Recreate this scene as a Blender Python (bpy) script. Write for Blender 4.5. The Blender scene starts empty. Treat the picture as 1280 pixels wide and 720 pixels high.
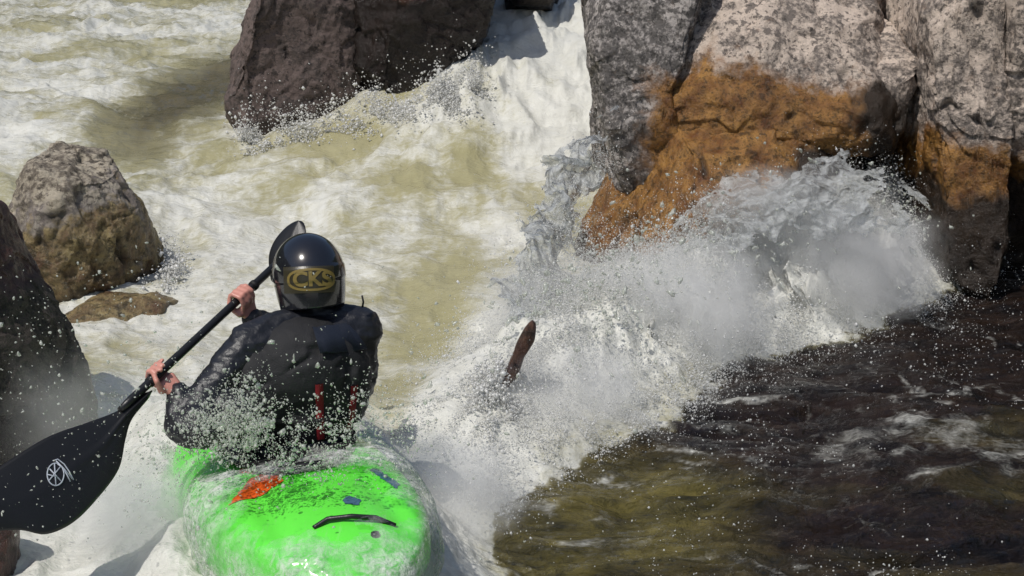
import bpy, bmesh, math, random
import numpy as np
from mathutils import Vector, Matrix
R = math.radians
rng = np.random.default_rng(7)
random.seed(7)
sc = bpy.context.scene
col = sc.collection

# ------------------------------------------------------------------ camera
F = 1870.0 / 1280.0            # focal length in picture widths
PITCH = R(15.0)
HC = 2.4
FWD = np.array([0, math.cos(PITCH), -math.sin(PITCH)])
UP = np.array([0, math.sin(PITCH), math.cos(PITCH)])
cam_d = bpy.data.cameras.new('camera')
cam = bpy.data.objects.new('camera', cam_d)
col.objects.link(cam)
cam.location = (0, 0, HC)
cam.rotation_euler = (R(90) - PITCH, 0, 0)
cam_d.sensor_width = 36
cam_d.lens = 36 * F
cam_d.clip_start = 0.05
cam_d.clip_end = 500
sc.camera = cam

def ray(u, v):
    return np.array([(u - 640) / 1870.0, 0, 0]) + UP * ((360 - v) / 1870.0) + FWD
def at(u, v, Y):
    d = ray(u, v); return np.array([0, 0, HC]) + d * (Y / d[1])
def atz(u, v, z=0.0):
    d = ray(u, v); return np.array([0, 0, HC]) + d * ((z - HC) / d[2])
def atplane(u, v, p0, n):
    d = ray(u, v); o = np.array([0, 0, HC])
    return o + d * (np.dot(np.array(p0) - o, n) / np.dot(d, n))

# ------------------------------------------------------------------ noise
_perm = np.random.default_rng(3).permutation(256).astype(np.int32)
_perm = np.concatenate([_perm, _perm, _perm])
_g = np.random.default_rng(4).normal(size=(256, 3)); _g /= np.linalg.norm(_g, axis=1)[:, None]
_g = _g.astype(np.float32)
def perlin(x, y, z):
    x = np.asarray(x, np.float32); y = np.asarray(y, np.float32); z = np.asarray(z, np.float32)
    x, y, z = np.broadcast_arrays(x, y, z)
    fx, fy, fz = np.floor(x), np.floor(y), np.floor(z)
    xi = fx.astype(np.int32) & 255; yi = fy.astype(np.int32) & 255; zi = fz.astype(np.int32) & 255
    x = x - fx; y = y - fy; z = z - fz
    u = x*x*x*(x*(x*6-15)+10); v = y*y*y*(y*(y*6-15)+10); w = z*z*z*(z*(z*6-15)+10)
    def g(i, j, k):
        h = _perm[_perm[_perm[xi+i]+yi+j]+zi+k]
        gg = _g[h]
        return gg[..., 0]*(x-i) + gg[..., 1]*(y-j) + gg[..., 2]*(z-k)
    a = g(0,0,0); b = g(1,0,0); a = a+u*(b-a)
    c = g(0,1,0); d = g(1,1,0); c = c+u*(d-c)
    a = a+v*(c-a)
    e = g(0,0,1); f = g(1,0,1); e = e+u*(f-e)
    h_ = g(0,1,1); i_ = g(1,1,1); h_ = h_+u*(i_-h_)
    e = e+v*(h_-e)
    return (a+w*(e-a))*1.5
def fbm(x, y, z, octv=4, gain=.5, lac=2.03):
    s = 0; a = 1; t = 0
    for i in range(octv):
        s = s + a*perlin(x+i*17.3, y-i*9.1, z+i*5.7); t += a
        a *= gain; x = x*lac; y = y*lac; z = z*lac
    return s/t*1.4
def ridged(x, y, z, octv=4, gain=.5, lac=2.05):
    s = 0; a = 1; t = 0
    for i in range(octv):
        s = s + a*(1-2.2*np.abs(perlin(x+i*13.3, y-i*7.1, z+i*3.7))); t += a
        a *= gain; x = x*lac; y = y*lac; z = z*lac
    return s/t
def sstep(a, b, x):
    t = np.clip((x-a)/(b-a), 0, 1); return t*t*(3-2*t)
def poly_sd(px, py, poly):
    """signed distance to a polygon, negative inside"""
    poly = np.asarray(poly, np.float64); n = len(poly)
    dmin = np.full(px.shape, 1e9); inside = np.zeros(px.shape, bool)
    for i in range(n):
        ax, ay = poly[i]; bx, by = poly[(i+1) % n]
        ex, ey = bx-ax, by-ay
        t = np.clip(((px-ax)*ex+(py-ay)*ey)/(ex*ex+ey*ey+1e-12), 0, 1)
        d = (px-ax-t*ex)**2+(py-ay-t*ey)**2
        dmin = np.minimum(dmin, d)
        cr = ((ay > py) != (by > py)) & (px < (bx-ax)*(py-ay)/(by-ay+1e-12)+ax)
        inside ^= cr
    d = np.sqrt(dmin)
    return np.where(inside, -d, d)

# ------------------------------------------------------------------ mesh helpers
def fast_mesh(name, verts, faces, smooth=True, attrs=None):
    verts = np.asarray(verts, np.float32); faces = np.asarray(faces, np.int32)
    k = faces.shape[1]
    me = bpy.data.meshes.new(name)
    me.vertices.add(len(verts)); me.vertices.foreach_set('co', verts.ravel())
    me.loops.add(faces.size); me.loops.foreach_set('vertex_index', faces.ravel())
    me.polygons.add(len(faces))
    me.polygons.foreach_set('loop_start', np.arange(0, faces.size, k, dtype=np.int32))
    me.polygons.foreach_set('loop_total', np.full(len(faces), k, np.int32))
    me.update(calc_edges=True)
    me.polygons.foreach_set('use_smooth', np.full(len(faces), smooth))
    for nme, val in (attrs or {}).items():
        a = me.attributes.new(nme, 'FLOAT', 'POINT'); a.data.foreach_set('value', np.asarray(val, np.float32).ravel())
    me.update()
    return me
def link(name, me, mat=None, parent=None):
    o = bpy.data.objects.new(name, me); col.objects.link(o)
    if mat is not None:
        me.materials.append(mat)
    if parent is not None:
        o.parent = parent
    return o
def tag(o, label=None, cat=None, group=None, kind=None):
    if label: o['label'] = label
    if cat: o['category'] = cat
    if group: o['group'] = group
    if kind: o['kind'] = kind
    return o
def empty(name, loc=(0, 0, 0)):
    o = bpy.data.objects.new(name, None); o.location = loc; o.empty_display_size = .1; col.objects.link(o); return o
def grid_faces(nr, nc, wrap=False):
    i = np.arange(nr-1)[:, None]; j = np.arange(nc if wrap else nc-1)[None, :]
    a = i*nc+j; b = i*nc+(j+1) % nc
    return np.stack([a, b, b+nc, a+nc], -1).reshape(-1, 4)
def outward(verts, faces):
    v = np.asarray(verts, float); f = np.asarray(faces)
    a, b, c = v[f[:, 0]], v[f[:, 1]], v[f[:, 2]]
    vol = (np.cross(b-a, c-a)*(a-v.mean(0))).sum()
    return f if vol > 0 else f[:, ::-1]
def vnormals(verts, faces):
    v = verts; n = np.zeros_like(v)
    a = v[faces[:, 0]]; b = v[faces[:, 1]]; c = v[faces[:, 2]]
    if faces.shape[1] == 4:
        fn = np.cross(v[faces[:, 2]]-a, v[faces[:, 3]]-b)
    else:
        fn = np.cross(b-a, c-a)
    for k in range(faces.shape[1]):
        np.add.at(n, faces[:, k], fn)
    return n/(np.linalg.norm(n, axis=1)[:, None]+1e-9)

# ------------------------------------------------------------------ material helpers
class NT:
    def __init__(s, name):
        s.m = bpy.data.materials.new(name); s.m.use_nodes = True
        s.t = s.m.node_tree; s.t.nodes.clear()
        s.out = s.t.nodes.new('ShaderNodeOutputMaterial')
    def n(s, typ, **kw):
        nd = s.t.nodes.new(typ)
        for k, v in kw.items():
            if k.startswith('i_'):
                key = k[2:].replace('_', ' ')
                nd.inputs[key].default_value = v
            else:
                setattr(nd, k, v)
        return nd
    def l(s, a, b): s.t.links.new(a, b)
    def noise(s, scale, detail=4, rough=.55, dist=0, vec=None, out='Fac'):
        nd = s.n('ShaderNodeTexNoise'); nd.inputs['Scale'].default_value = scale
        nd.inputs['Detail'].default_value = detail; nd.inputs['Roughness'].default_value = rough
        nd.inputs['Distortion'].default_value = dist
        s.l(vec if vec is not None else s.coord(), nd.inputs['Vector'])
        return nd.outputs[out]
    def coord(s):
        if not hasattr(s, '_c'):
            s._c = s.n('ShaderNodeNewGeometry').outputs['Position']
        return s._c
    def attr(s, name):
        return s.n('ShaderNodeAttribute', attribute_name=name).outputs['Fac']
    def ramp(s, fac, stops):
        r = s.n('ShaderNodeValToRGB'); cr = r.color_ramp
        while len(cr.elements) < len(stops): cr.elements.new(.5)
        for e, (p, c) in zip(cr.elements, stops):
            e.position = p; e.color = (c, c, c, 1) if isinstance(c, (int, float)) else (*c, 1)
        s.l(fac, r.inputs[0]); return r.outputs[0]
    def mix(s, fac, a, b, blend='MIX'):
        m = s.n('ShaderNodeMix', data_type='RGBA', blend_type=blend)
        for sock, v in ((m.inputs[0], fac), (m.inputs[6], a), (m.inputs[7], b)):
            if hasattr(v, 'links') or hasattr(v, 'is_linked'): s.l(v, sock)
            elif isinstance(v, (int, float)): sock.default_value = v
            else: sock.default_value = (*v, 1)
        return m.outputs[2]
    def math(s, op, a, b=None, clamp=False):
        m = s.n('ShaderNodeMath', operation=op, use_clamp=clamp)
        for sock, v in ((m.inputs[0], a), (m.inputs[1], b)):
            if v is None: continue
            if hasattr(v, 'is_linked'): s.l(v, sock)
            else: sock.default_value = v
        return m.outputs[0]
    def bump(s, h, strength=.5, dist=.02, normal=None):
        b = s.n('ShaderNodeBump'); b.inputs['Strength'].default_value = strength; b.inputs['Distance'].default_value = dist
        s.l(h, b.inputs['Height'])
        if normal is not None: s.l(normal, b.inputs['Normal'])
        return b.outputs[0]
    def pbsdf(s, color=None, rough=.5, spec=.5, normal=None, metal=0, trans=0, ior=1.5, coat=0):
        p = s.n('ShaderNodeBsdfPrincipled')
        def put(k, v):
            if v is None: return
            if hasattr(v, 'is_linked'): s.l(v, p.inputs[k])
            elif isinstance(v, tuple): p.inputs[k].default_value = (*v, 1)
            else: p.inputs[k].default_value = v
        put('Base Color', color); put('Roughness', rough); put('Specular IOR Level', spec); put('Metallic', metal)
        put('Transmission Weight', trans); put('IOR', ior); put('Coat Weight', coat)
        if normal is not None: s.l(normal, p.inputs['Normal'])
        return p
    def done(s, sh):
        s.l(sh, s.out.inputs['Surface']); return s.m

def simple_mat(name, color, rough=.5, spec=.5, bscale=None, bstr=.2, vary=.15, coat=0):
    t = NT(name)
    nz = t.noise(bscale or 30, 4)
    c = t.mix(nz, tuple(c*(1-vary) for c in color), tuple(min(1, c*(1+vary)) for c in color))
    nrm = t.bump(t.noise((bscale or 30)*2, 3), bstr, .004)
    return t.done(t.pbsdf(c, rough, spec, nrm, coat=coat).outputs[0])

# ------------------------------------------------------------------ world and sun
SUN = np.array([-.38, -.40, .95]); SUN /= np.linalg.norm(SUN)
w = bpy.data.worlds.new('World'); sc.world = w; w.use_nodes = True
nt = w.node_tree; nt.nodes.clear()
sky = nt.nodes.new('ShaderNodeTexSky'); sky.sky_type = 'NISHITA'; sky.sun_disc = False
sky.sun_elevation = math.asin(SUN[2]); sky.sun_rotation = math.atan2(SUN[0], SUN[1])
sky.air_density = 1.0; sky.dust_density = 1.5
bg = nt.nodes.new('ShaderNodeBackground'); bg.inputs[1].default_value = .085
wo = nt.nodes.new('ShaderNodeOutputWorld')
nt.links.new(sky.outputs[0], bg.inputs[0]); nt.links.new(bg.outputs[0], wo.inputs[0])
sd = bpy.data.lights.new('sun', 'SUN'); sd.energy = 3.0; sd.angle = R(.5); sd.color = (1, .96, .9)
so = bpy.data.objects.new('sun', sd); col.objects.link(so)
so.rotation_euler = Vector(tuple(-SUN)).to_track_quat('-Z', 'Y').to_euler()

# ------------------------------------------------------------------ water surface
def lin(pts, z=0.0): return [tuple(atz(u, v, z)[:2]) for u, v in pts]
DARK = lin([(585, 900), (590, 735), (598, 640), (655, 585), (735, 548), (815, 528), (870, 492), (905, 452), (985, 428), (1090, 402), (1180, 372), (1205, 300), (1240, 262), (1500, 240), (1700, 300), (1700, 900)])
RIDGE = [(585, 560, .07, .25), (630, 490, .12, .36), (690, 430, .20, .46), (760, 382, .30, .54), (850, 340, .36, .58), (940, 312, .40, .56), (1040, 282, .42, .52), (1110, 276, .34, .42), (1155, 295, .24, .30)]
RIDGE = [(*atz(u, v, a)[:2], a, s) for u, v, a, s in RIDGE]
OLIVE = [(540, 375, 62, 75, 1.0), (590, 265, 45, 16, .9), (430, 243, 75, 14, .9), (520, 198, 70, 10, .7), (290, 242, 60, 12, .8), (345, 218, 50, 8, .7), (500, 272, 50, 12, .6), (380, 268, 40, 9, .5),
         (440, 300, 60, 18, .5), (230, 28, 110, 9, .7), (140, 15, 60, 6, .6), (260, 22, 60, 9, .8), (160, 100, 90, 9, .7), (70, 108, 60, 6, .6), (30, 75, 60, 6, .5), (90, 60, 60, 5, .5), (510, 470, 50, 40, .7), (410, 190, 60, 8, .5), (570, 225, 60, 8, .5), (600, 165, 50, 9, .4)]
def wlevel(x, y):
    z = np.interp(y, [0, 8.2, 9.5, 10.6, 12.3, 18, 26, 60], [0, 0, .08, .24, .45, .6, .62, .8])
    ch = sstep(-2.4, -.3, x)*sstep(9.7, 14.3, y)*(1-sstep(1.5, 3, x))
    z = z+ch*.90
    return z
def ridge_h(x, y):
    h = np.zeros_like(x)
    for i in range(len(RIDGE)-1):
        x0, y0, a0, s0 = RIDGE[i]; x1, y1, a1, s1 = RIDGE[i+1]
        ex, ey = x1-x0, y1-y0
        t = np.clip(((x-x0)*ex+(y-y0)*ey)/(ex*ex+ey*ey), 0, 1)
        dx = x-x0-t*ex; dy = y-y0-t*ey
        d = np.sqrt(dx*dx+dy*dy); a = a0+t*(a1-a0); s = s0+t*(s1-s0)
        h = np.maximum(h, a*np.exp(-(d/s)**2))
    return h
def water(x, y, full=True):
    x = np.asarray(x, np.float64); y = np.asarray(y, np.float64)
    lv = wlevel(x, y)
    wx = x+.25*fbm(x*1.1, y*1.1, 3.1, 2); wy = y+.25*fbm(x*1.1, y*1.1, 8.7, 2)
    sdv = poly_sd(x, y, DARK)
    edge = .17*fbm(x*2.6, y*2.6, 1.7, 4)+.08*fbm(x*11, y*11, 2.2, 4, .6)
    dark = sstep(.05, -.06, sdv+edge)
    # smooth brown water in the lee of the far boulder
    cx, cy = atz(245, 125, .45)[:2]
    lee = np.clip(1.35*np.exp(-(((x-cx)/.50)**2+((y-cy)/2.3)**2)**1.2)+.5*fbm(x*3, y*1.5, 2.2, 3)*np.exp(-((x-cx)/.8)**2-((y-cy)/3)**2), 0, 1)
    rh = ridge_h(x, y)*(.25+.75*sstep(-.05, .50, sdv+edge*.5))
    ol = np.zeros_like(x)
    for u, v, ru, rv, a in OLIVE:
        zz = .1 if v > 200 else .3
        c = atz(u, v, zz); e = atz(u+ru, v, zz); t = atz(u, v-rv, zz)
        ol = np.maximum(ol, a*np.exp(-((x-c[0])/(e[0]-c[0]))**2-((y-c[1])/(t[1]-c[1]))**2))
    chute = sstep(-1.5, -.4, x)*sstep(10.2, 12, y)
    n1 = fbm(wx*1.3, wy*.9, .3, 5, .55)
    n2 = ridged(wx*2.6, wy*2.2, 5.3, 4, .55)
    w2x = x+.10*fbm(x*3, y*3, 1.9, 3); w2y = y+.10*fbm(x*3, y*3, 5.9, 3)
    n3 = ridged(w2x*5.5, w2y*6.0, 2.6, 4, .6); n4 = fbm(x*21, y*15, 6.6, 4, .6)
    foam = .40+.44*n1+.24*n2+.22*n3+.08*n4-.66*ol+.42*chute+1.2*np.clip(rh*4, 0, 1)
    nearl = sstep(6.3, 5.2, y)*sstep(-.2, -.6, x)
    foam = foam+.45*nearl
    kx = (x+.80)*math.cos(R(21))+(y-5.22)*math.sin(R(21)); ky = -(x+.80)*math.sin(R(21))+(y-5.22)*math.cos(R(21))
    foam = foam+.5*np.exp(-((np.sqrt((kx/.52)**2+((ky-.14)/1.45)**2)-.95)/.35)**2)
    rightband = np.exp(-((x+.15-.12*np.sin(y*2))/.28)**2)*sstep(5, 6, y)*sstep(9.5, 8, y)
    foam = foam+.4*rightband
    foam = foam-1.1*lee
    foam = np.clip(foam, 0, 1)
    # streaks of foam on the dark pool
    sx, sy = atz(1010, 560, 0)[:2]; tx, ty = atz(1290, 555, 0)[:2]
    tt = np.clip((x-sx)/(tx-sx), -.2, 1.4); yl = sy+(ty-sy)*tt+.22*np.sin(tt*3.2)+.16*fbm(x*2.5, y*2.5, 4, 4)
    streak = np.exp(-((y-yl)/(.12+.22*np.clip(tt, 0, 1)))**2)*sstep(-.12, .15, tt)
    streak = streak*np.clip(.45+.5*ridged(wx*4, wy*6, 9, 4)+.5*fbm(x*3, y*3, 9, 4), 0, 1)
    wisps = np.clip(ridged(wx*2.2+3, wy*3.2, 7.7, 5, .6)-.50, 0, 1)*1.5*np.clip(.5+fbm(x*1.2, y*1.2, 3, 2), 0, 1)
    foam_d = np.clip(.5*streak+wisps*1.0+.5*sstep(-.55, -.05, sdv)*np.clip(ridged(wx*3, wy*5, 1.2, 5, .6)-.25, 0, 1), 0, 1)
    foam = foam*(1-sstep(.35, 1, dark))+foam_d*dark
    # waves
    big = .09*fbm(x*.9, y*.8, 1.1, 2)
    chop = .075*ridged(wx*1.8, wy*1.7, 2.2, 3, .42)+.012*fbm(x*7, y*6, 2.9, 3)
    fine = .006*ridged(wx*9, wy*8, 4.4, 4, .6)
    rip = .065*fbm(wx*1.8, wy*2.4, 6.1, 3, .5)+.030*ridged(wx*3.2, wy*8, 3.3, 3)+.005*ridged(wx*12, wy*22, 8.3, 3)
    dh = sstep(.30, -.12, sdv+.35*edge)
    calm = np.clip(dh+.8*lee, 0, 1)
    far = sstep(9, 22, y)
    h = big*(1-.6*dh)+(chop*(.55+.6*foam)*(1+.4*far)+fine*(.3+foam))*(1-calm)+rip*calm
    zz3 = rh*1.6
    lump = rh*(1-.8*dh)*(.40*fbm(x*2.6, y*2.6, zz3*2.6, 3)+.28*ridged(x*5, y*5, zz3*5+2, 4, .6)+.10*fbm(x*17, y*17, zz3*17, 3))
    h = h+.07*sstep(9, 10.5, y)*ridged(wx*1.1, wy*2.4, 6.9, 3)*(1-calm)
    h = h+(rh+.65*lump)*(1-.25*dh)+.10*chute*ridged(wx*3, wy*2, 1.9, 3)
    h = h-.06*dh
    kx = (x+.80)*math.cos(R(21))+(y-5.22)*math.sin(R(21)); ky = -(x+.80)*math.sin(R(21))+(y-5.22)*math.cos(R(21))
    kd = np.sqrt((kx/.52)**2+((ky-.14)/1.45)**2)
    h = h+np.exp(-((kd-.92)/.28)**2)*(.13+.07*fbm(x*5, y*5, 3.3, 4))*sstep(1.9, 1.2, ky)*(1-dh)
    if not full: return lv+h
    e = .03; sx_ = -(ridge_h(x+e, y)-rh)/e; sy_ = -(ridge_h(x, y+e)-rh)/e
    return lv+h, foam, dark, np.clip(lee, 0, 1), sx_*lump*.6*(1-dark), sy_*lump*.6*(1-dark)
ys = [1.5]
while ys[-1] < 70:
    yv = ys[-1]; ys.append(yv+(.012*(max(yv, 4.6)/5)**1.55 if yv > 4.0 else .06))
ys = np.array(ys)
sN = np.concatenate([np.linspace(-2.2, -.40, 70)[:-1], np.linspace(-.40, .40, 1050), np.linspace(.40, 1.6, 50)[1:]])
GX = sN[None, :]*(ys[:, None]+1.0); GY = np.repeat(ys[:, None], len(sN), 1)
gz, gf, gd, gl, ox, oy = water(GX, GY)
gv = np.stack([GX+ox, GY+oy, gz], -1).reshape(-1, 3)
brown = np.clip(.25+1.0*fbm(GX*.9, GY*1.4, 4.4, 4)+.7*sstep(.5, 1.4, GX)+.9*sstep(6.2, 7.2, GY), 0, 1)*gd
m = NT('river_water_surface')
fo = m.attr('foam'); dk = m.attr('dark'); bw = m.attr('brown'); le = m.attr('lee')
st_ = m.n('ShaderNodeVectorMath', operation='MULTIPLY'); m.l(m.coord(), st_.inputs[0]); st_.inputs[1].default_value = (1, 1.7, 1)
fn = m.noise(9, 8, .66, 1.2, st_.outputs[0]); fn2 = m.noise(40, 4, .6, .8, st_.outputs[0])
ff = m.math('ADD', fo, m.math('MULTIPLY', m.math('SUBTRACT', fn, .5), .75))
ff = m.math('ADD', ff, m.math('MULTIPLY', m.math('SUBTRACT', fn2, .5), .30))
mp = m.n('ShaderNodeMapRange', interpolation_type='SMOOTHSTEP'); m.l(ff, mp.inputs[0]); mp.inputs[1].default_value = .20; mp.inputs[2].default_value = .86
ffc = mp.outputs[0]
olive = m.mix(m.noise(3, 3), (.31, .285, .145), (.43, .40, .245))
white = m.mix(m.noise(8, 4), (.58, .573, .50), (.78, .778, .735))
mott = m.noise(3.2, 7, .7, .5, (lambda q: (m.l(m.coord(), q.inputs[0]), setattr(q.inputs[1], 'default_value', (1, 1.8, 1)), q.outputs[0])[2])(m.n('ShaderNodeVectorMath', operation='MULTIPLY')))
mott = m.ramp(mott, [(.36, 0.0), (.64, 1.0)])
darkc = m.mix(bw, m.mix(mott, (.040, .034, .010), (.165, .135, .036)), m.mix(mott, (.004, .003, .003), (.026, .014, .008)))
basec = m.mix(dk, olive, darkc)
basec = m.mix(m.math('MULTIPLY', le, .85), basec, (.07, .055, .03))
colr = m.mix(ffc, basec, white)
rgh = m.mix(ffc, (.05, .05, .05), (.36, .36, .36))
bmp = m.bump(m.noise(48, 4, .6), .15, .02)
bmp2 = m.bump(m.noise(16, 5, .6, vec=None), .22, .04, bmp)
vm = m.n('ShaderNodeVectorMath', operation='MULTIPLY'); m.l(m.coord(), vm.inputs[0]); vm.inputs[1].default_value = (1, 2.4, 1)
b3 = m.n('ShaderNodeBump'); b3.inputs['Distance'].default_value = .10; m.l(m.noise(5, 6, .65, .8, vm.outputs[0]), b3.inputs['Height']); m.l(bmp2, b3.inputs['Normal'])
m.l(m.math('ADD', m.math('MULTIPLY', dk, .50), .38), b3.inputs['Strength']); bmp2 = b3.outputs[0]
ps = m.pbsdf(colr, rgh, m.mix(dk, (.5,)*3, (1.0,)*3), bmp2, ior=1.33)
wmat = m.done(ps.outputs[0])
wob = link('river', fast_mesh('river', gv, grid_faces(len(ys), len(sN)), True,
           {'foam': gf, 'dark': gd, 'brown': brown, 'lee': gl}), wmat)
tag(wob, 'foaming pale olive whitewater river with a dark clear pool at right', kind='structure')

# river bed and banks, well below and beyond the water
n = 160
bx, by = np.meshgrid(np.linspace(-90, 90, n), np.linspace(-30, 150, n))
bz = -1.2+sstep(11, 30, np.abs(bx-1+.0*by))*16+sstep(45, 110, by)*22+1.2*fbm(bx*.12, by*.12, 2, 4)
bz = np.where((by > 0) & (by < 30) & (np.abs(bx) < 10), np.minimum(bz, -.6), bz)
t = NT('bank_ground')
c = t.ramp(t.noise(.6, 6), [(.3, (.018, .026, .010)), (.55, (.05, .06, .025)), (.75, (.12, .10, .07))])
link('ground', fast_mesh('ground', np.stack([bx, by, bz], -1).reshape(-1, 3), grid_faces(n, n)), t.done(t.pbsdf(c, .95, .2).outputs[0]))
tag(bpy.data.objects['ground'], 'wooded river bed and banks', kind='structure')

# ------------------------------------------------------------------ rocks
def cube_sphere(n):
    bm = bmesh.new(); bmesh.ops.create_cube(bm, size=2)
    bmesh.ops.subdivide_edges(bm, edges=bm.edges[:], cuts=n, use_grid_fill=True)
    v = np.array([x.co[:] for x in bm.verts]); f = np.array([[y.index for y in x.verts] for x in bm.faces]); bm.free()
    v = np.tan(v*math.pi/4*.999)
    return v/np.linalg.norm(v, axis=1)[:, None], f
CS = {}
def rock_material(name, pale, mid, lichen, orange=(.40, .205, .055), wet_shade_c=(.030, .020, .013), lich=.5, speck=60, wrough=.25):
    t = NT(name)
    a = t.noise(3.5, 6, .62); b = t.noise(11, 6, .68); s = t.noise(speck, 4, .7); s2 = t.noise(speck*2.6, 3, .7)
    c = t.mix(a, mid, pale)
    c = t.mix(t.ramp(s2, [(.35, 0.0), (.65, 1.0)]), tuple(x*.72 for x in pale), c)
    l1 = t.ramp(t.noise(4.5, 10, .72, .3), [(.53-.10*lich, 0.0), (.57-.10*lich, .85)])
    l2 = t.ramp(t.noise(13, 8, .7, .2), [(.60-.10*lich, 0.0), (.64-.10*lich, .9)])
    lm = t.math('MAXIMUM', t.math('MULTIPLY', l1, t.ramp(s, [(.40, .25), (.52, 1.0)])), l2)
    c = t.mix(lm, c, t.mix(s2, lichen, tuple(x*1.9 for x in lichen)))
    c = t.mix(t.math('MULTIPLY', t.ramp(s, [(.57, 0.0), (.61, 1.0)]), .8), c, tuple(x*.7 for x in lichen))
    # rust coloured wet band
    o1 = t.mix(t.ramp(t.noise(6, 7, .7), [(.35, 0.0), (.62, 1.0)]), (orange[0]*.32, orange[1]*.22, orange[2]*.25), orange)
    o1 = t.mix(t.ramp(t.noise(15, 7, .75), [(.52, 0.0), (.60, .85)]), o1, tuple(x*.12 for x in orange))
    o1 = t.mix(t.ramp(s, [(.36, .85), (.48, 0.0)]), o1, tuple(x*.2 for x in orange))
    oa = t.math('ADD', t.attr('orange'), t.math('MULTIPLY', t.math('SUBTRACT', b, .5), 1.3))
    c = t.mix(t.math('MULTIPLY', t.ramp(oa, [(.12, 0.0), (.42, 1.0)]), .6), c, (orange[0]*.75, orange[1]*.85, orange[2]*1.8))
    om = t.ramp(oa, [(.38, 0.0), (.60, 1.0)])
    c = t.mix(om, c, o1)
    wa = t.math('ADD', t.attr('wet'), t.math('MULTIPLY', t.math('SUBTRACT', a, .5), .7))  # mask of wet rock, plus shade painted in the cleft and overhang
    wm = t.ramp(wa, [(.35, 0.0), (.65, 1.0)])
    wc = t.mix(t.noise(9, 5, .6), tuple(x*.45 for x in wet_shade_c), wet_shade_c)
    c = t.mix(t.math('MULTIPLY', wm, .96), c, wc)
    cr = t.attr('cavity')
    c = t.mix(t.math('MULTIPLY', cr, .75), c, tuple(x*.35 for x in lichen))
    rg = t.mix(t.math('MAXIMUM', t.math('MULTIPLY', om, .95), wm), (.85,)*3, (wrough,)*3)
    nb = t.bump(t.noise(28, 8, .7), .8, .03)
    nb = t.bump(s2, .5, .006, nb)
    return t.done(t.pbsdf(c, rg, .45, nb).outputs[0])
def rock(outline, Y, depth, mat, label, seed=0, nsub=110, kk=3.0, cuts=9, amp=1.0, wet_z=.25, wet_w=.15, orange_poly=None, dark_poly=None, name='boulder', group=None, lean=0.0, crack=1.0):
    pts = np.array([at(u, v, Y) for u, v in outline]); P = pts[:, [0, 2]]
    c = (P.max(0)+P.min(0))/2
    sc_ = float((P.max(0)-P.min(0)).mean()/2)
    if nsub not in CS: CS[nsub] = cube_sphere(nsub)
    d, f = CS[nsub]
    th = np.arctan2(d[:, 2], d[:, 0])
    # star-shaped outline sampled by angle
    A = np.linspace(-math.pi, math.pi, 721); Rr = np.zeros_like(A)
    for i, a in enumerate(A):
        dx, dz = math.cos(a), math.sin(a); best = 0
        for k in range(len(P)):
            p = P[k]-c; q = P[(k+1) % len(P)]-c; e = q-p
            den = dx*e[1]-dz*e[0]
            if abs(den) < 1e-9: continue
            tt = (p[0]*e[1]-p[1]*e[0])/den; ss = (p[0]*dz-p[1]*dx)/den
            if tt > 0 and -1e-6 <= ss <= 1+1e-6: best = max(best, tt)
        Rr[i] = best
    Rr[:] = np.convolve(np.concatenate([Rr[-5:-1], Rr, Rr[1:5]]), np.ones(9)/9, 'valid')
    Rv = np.interp(th, A, Rr)
    rho = np.hypot(d[:, 0], d[:, 2])
    nk = (rho**kk+np.abs(d[:, 1])**kk)**(1/kk)
    q = np.stack([d[:, 0]/nk*Rv, d[:, 1]/nk*depth, d[:, 2]/nk*Rv], -1)
    r_ = np.random.default_rng(seed+100)
    for i in range(cuts):                                   # chip flat facets off
        nn = r_.normal(size=3); nn[1] = -abs(nn[1])*.9; nn /= np.linalg.norm(nn)
        pr = q@nn; lim = pr.max()*r_.uniform(.62, .90)
        over = np.maximum(pr-lim, 0); q -= (over*.9)[:, None]*nn
    q[:, 1] += lean*q[:, 2]
    pos = q+np.array([c[0], Y, c[1]])
    nrm = vnormals(pos, f)
    X, Yy, Z = pos.T; o = seed*7.7
    s = sc_
    w1 = fbm(X*1.3/s*.5+o, Yy*1.3/s*.5, Z*1.3/s*.5, 4)*.12*s
    cell = np.floor(3*fbm(X*1.8+o, Yy*1.8, Z*1.8, 2))/3*.05*min(s, 1)
    rg = ridged(X*1.6+o, Yy*1.6, Z*1.0, 3)
    cr = sstep(.80, .97, rg)*crack
    fine = fbm(X*9+o, Yy*9, Z*9, 5, .55)*.022*min(1, s*1.3)
    dsp = (w1+cell+fine)*amp-cr*.06*min(s, 1)
    pos = pos+nrm*dsp[:, None]
    zz = pos[:, 2]; lv = wlevel(pos[:, 0], np.minimum(pos[:, 1], Y))
    wet = sstep(wet_z+wet_w, wet_z-wet_w, zz-lv+.12*fbm(X*3, Yy*3, Z*3+o, 3))
    orange = np.zeros(len(pos))
    if orange_poly is not None:
        op = np.array([at(u, v, Y)[[0, 2]] for u, v in orange_poly])
        orange = sstep(.22, -.22, poly_sd(X, Z, op)+.20*fbm(X*2.2, Yy*2.2, Z*2.2, 4))
    if dark_poly is not None:
        op = np.array([at(u, v, Y)[[0, 2]] for u, v in dark_poly])
        wet = np.maximum(wet, sstep(.20, -.20, poly_sd(X, Z, op)+.16*fbm(X*2.2, Yy*2.2, Z*2.2, 4)))  # wet waterline on the blocks; painted shade on shelf, slab and knob
    ob = link(name, fast_mesh(name, pos, f, True, {'wet': wet, 'orange': orange, 'cavity': cr}), mat)
    tag(ob, label, 'boulder', group)
    return ob
M_gran = rock_material('pale_granite', (.78, .65, .54), (.58, .47, .40), (.10, .085, .075), lich=.5, speck=30)
M_grey = rock_material('grey_granite', (.62, .56, .52), (.40, .36, .335), (.055, .05, .047), lich=1.0, speck=34)
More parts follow.
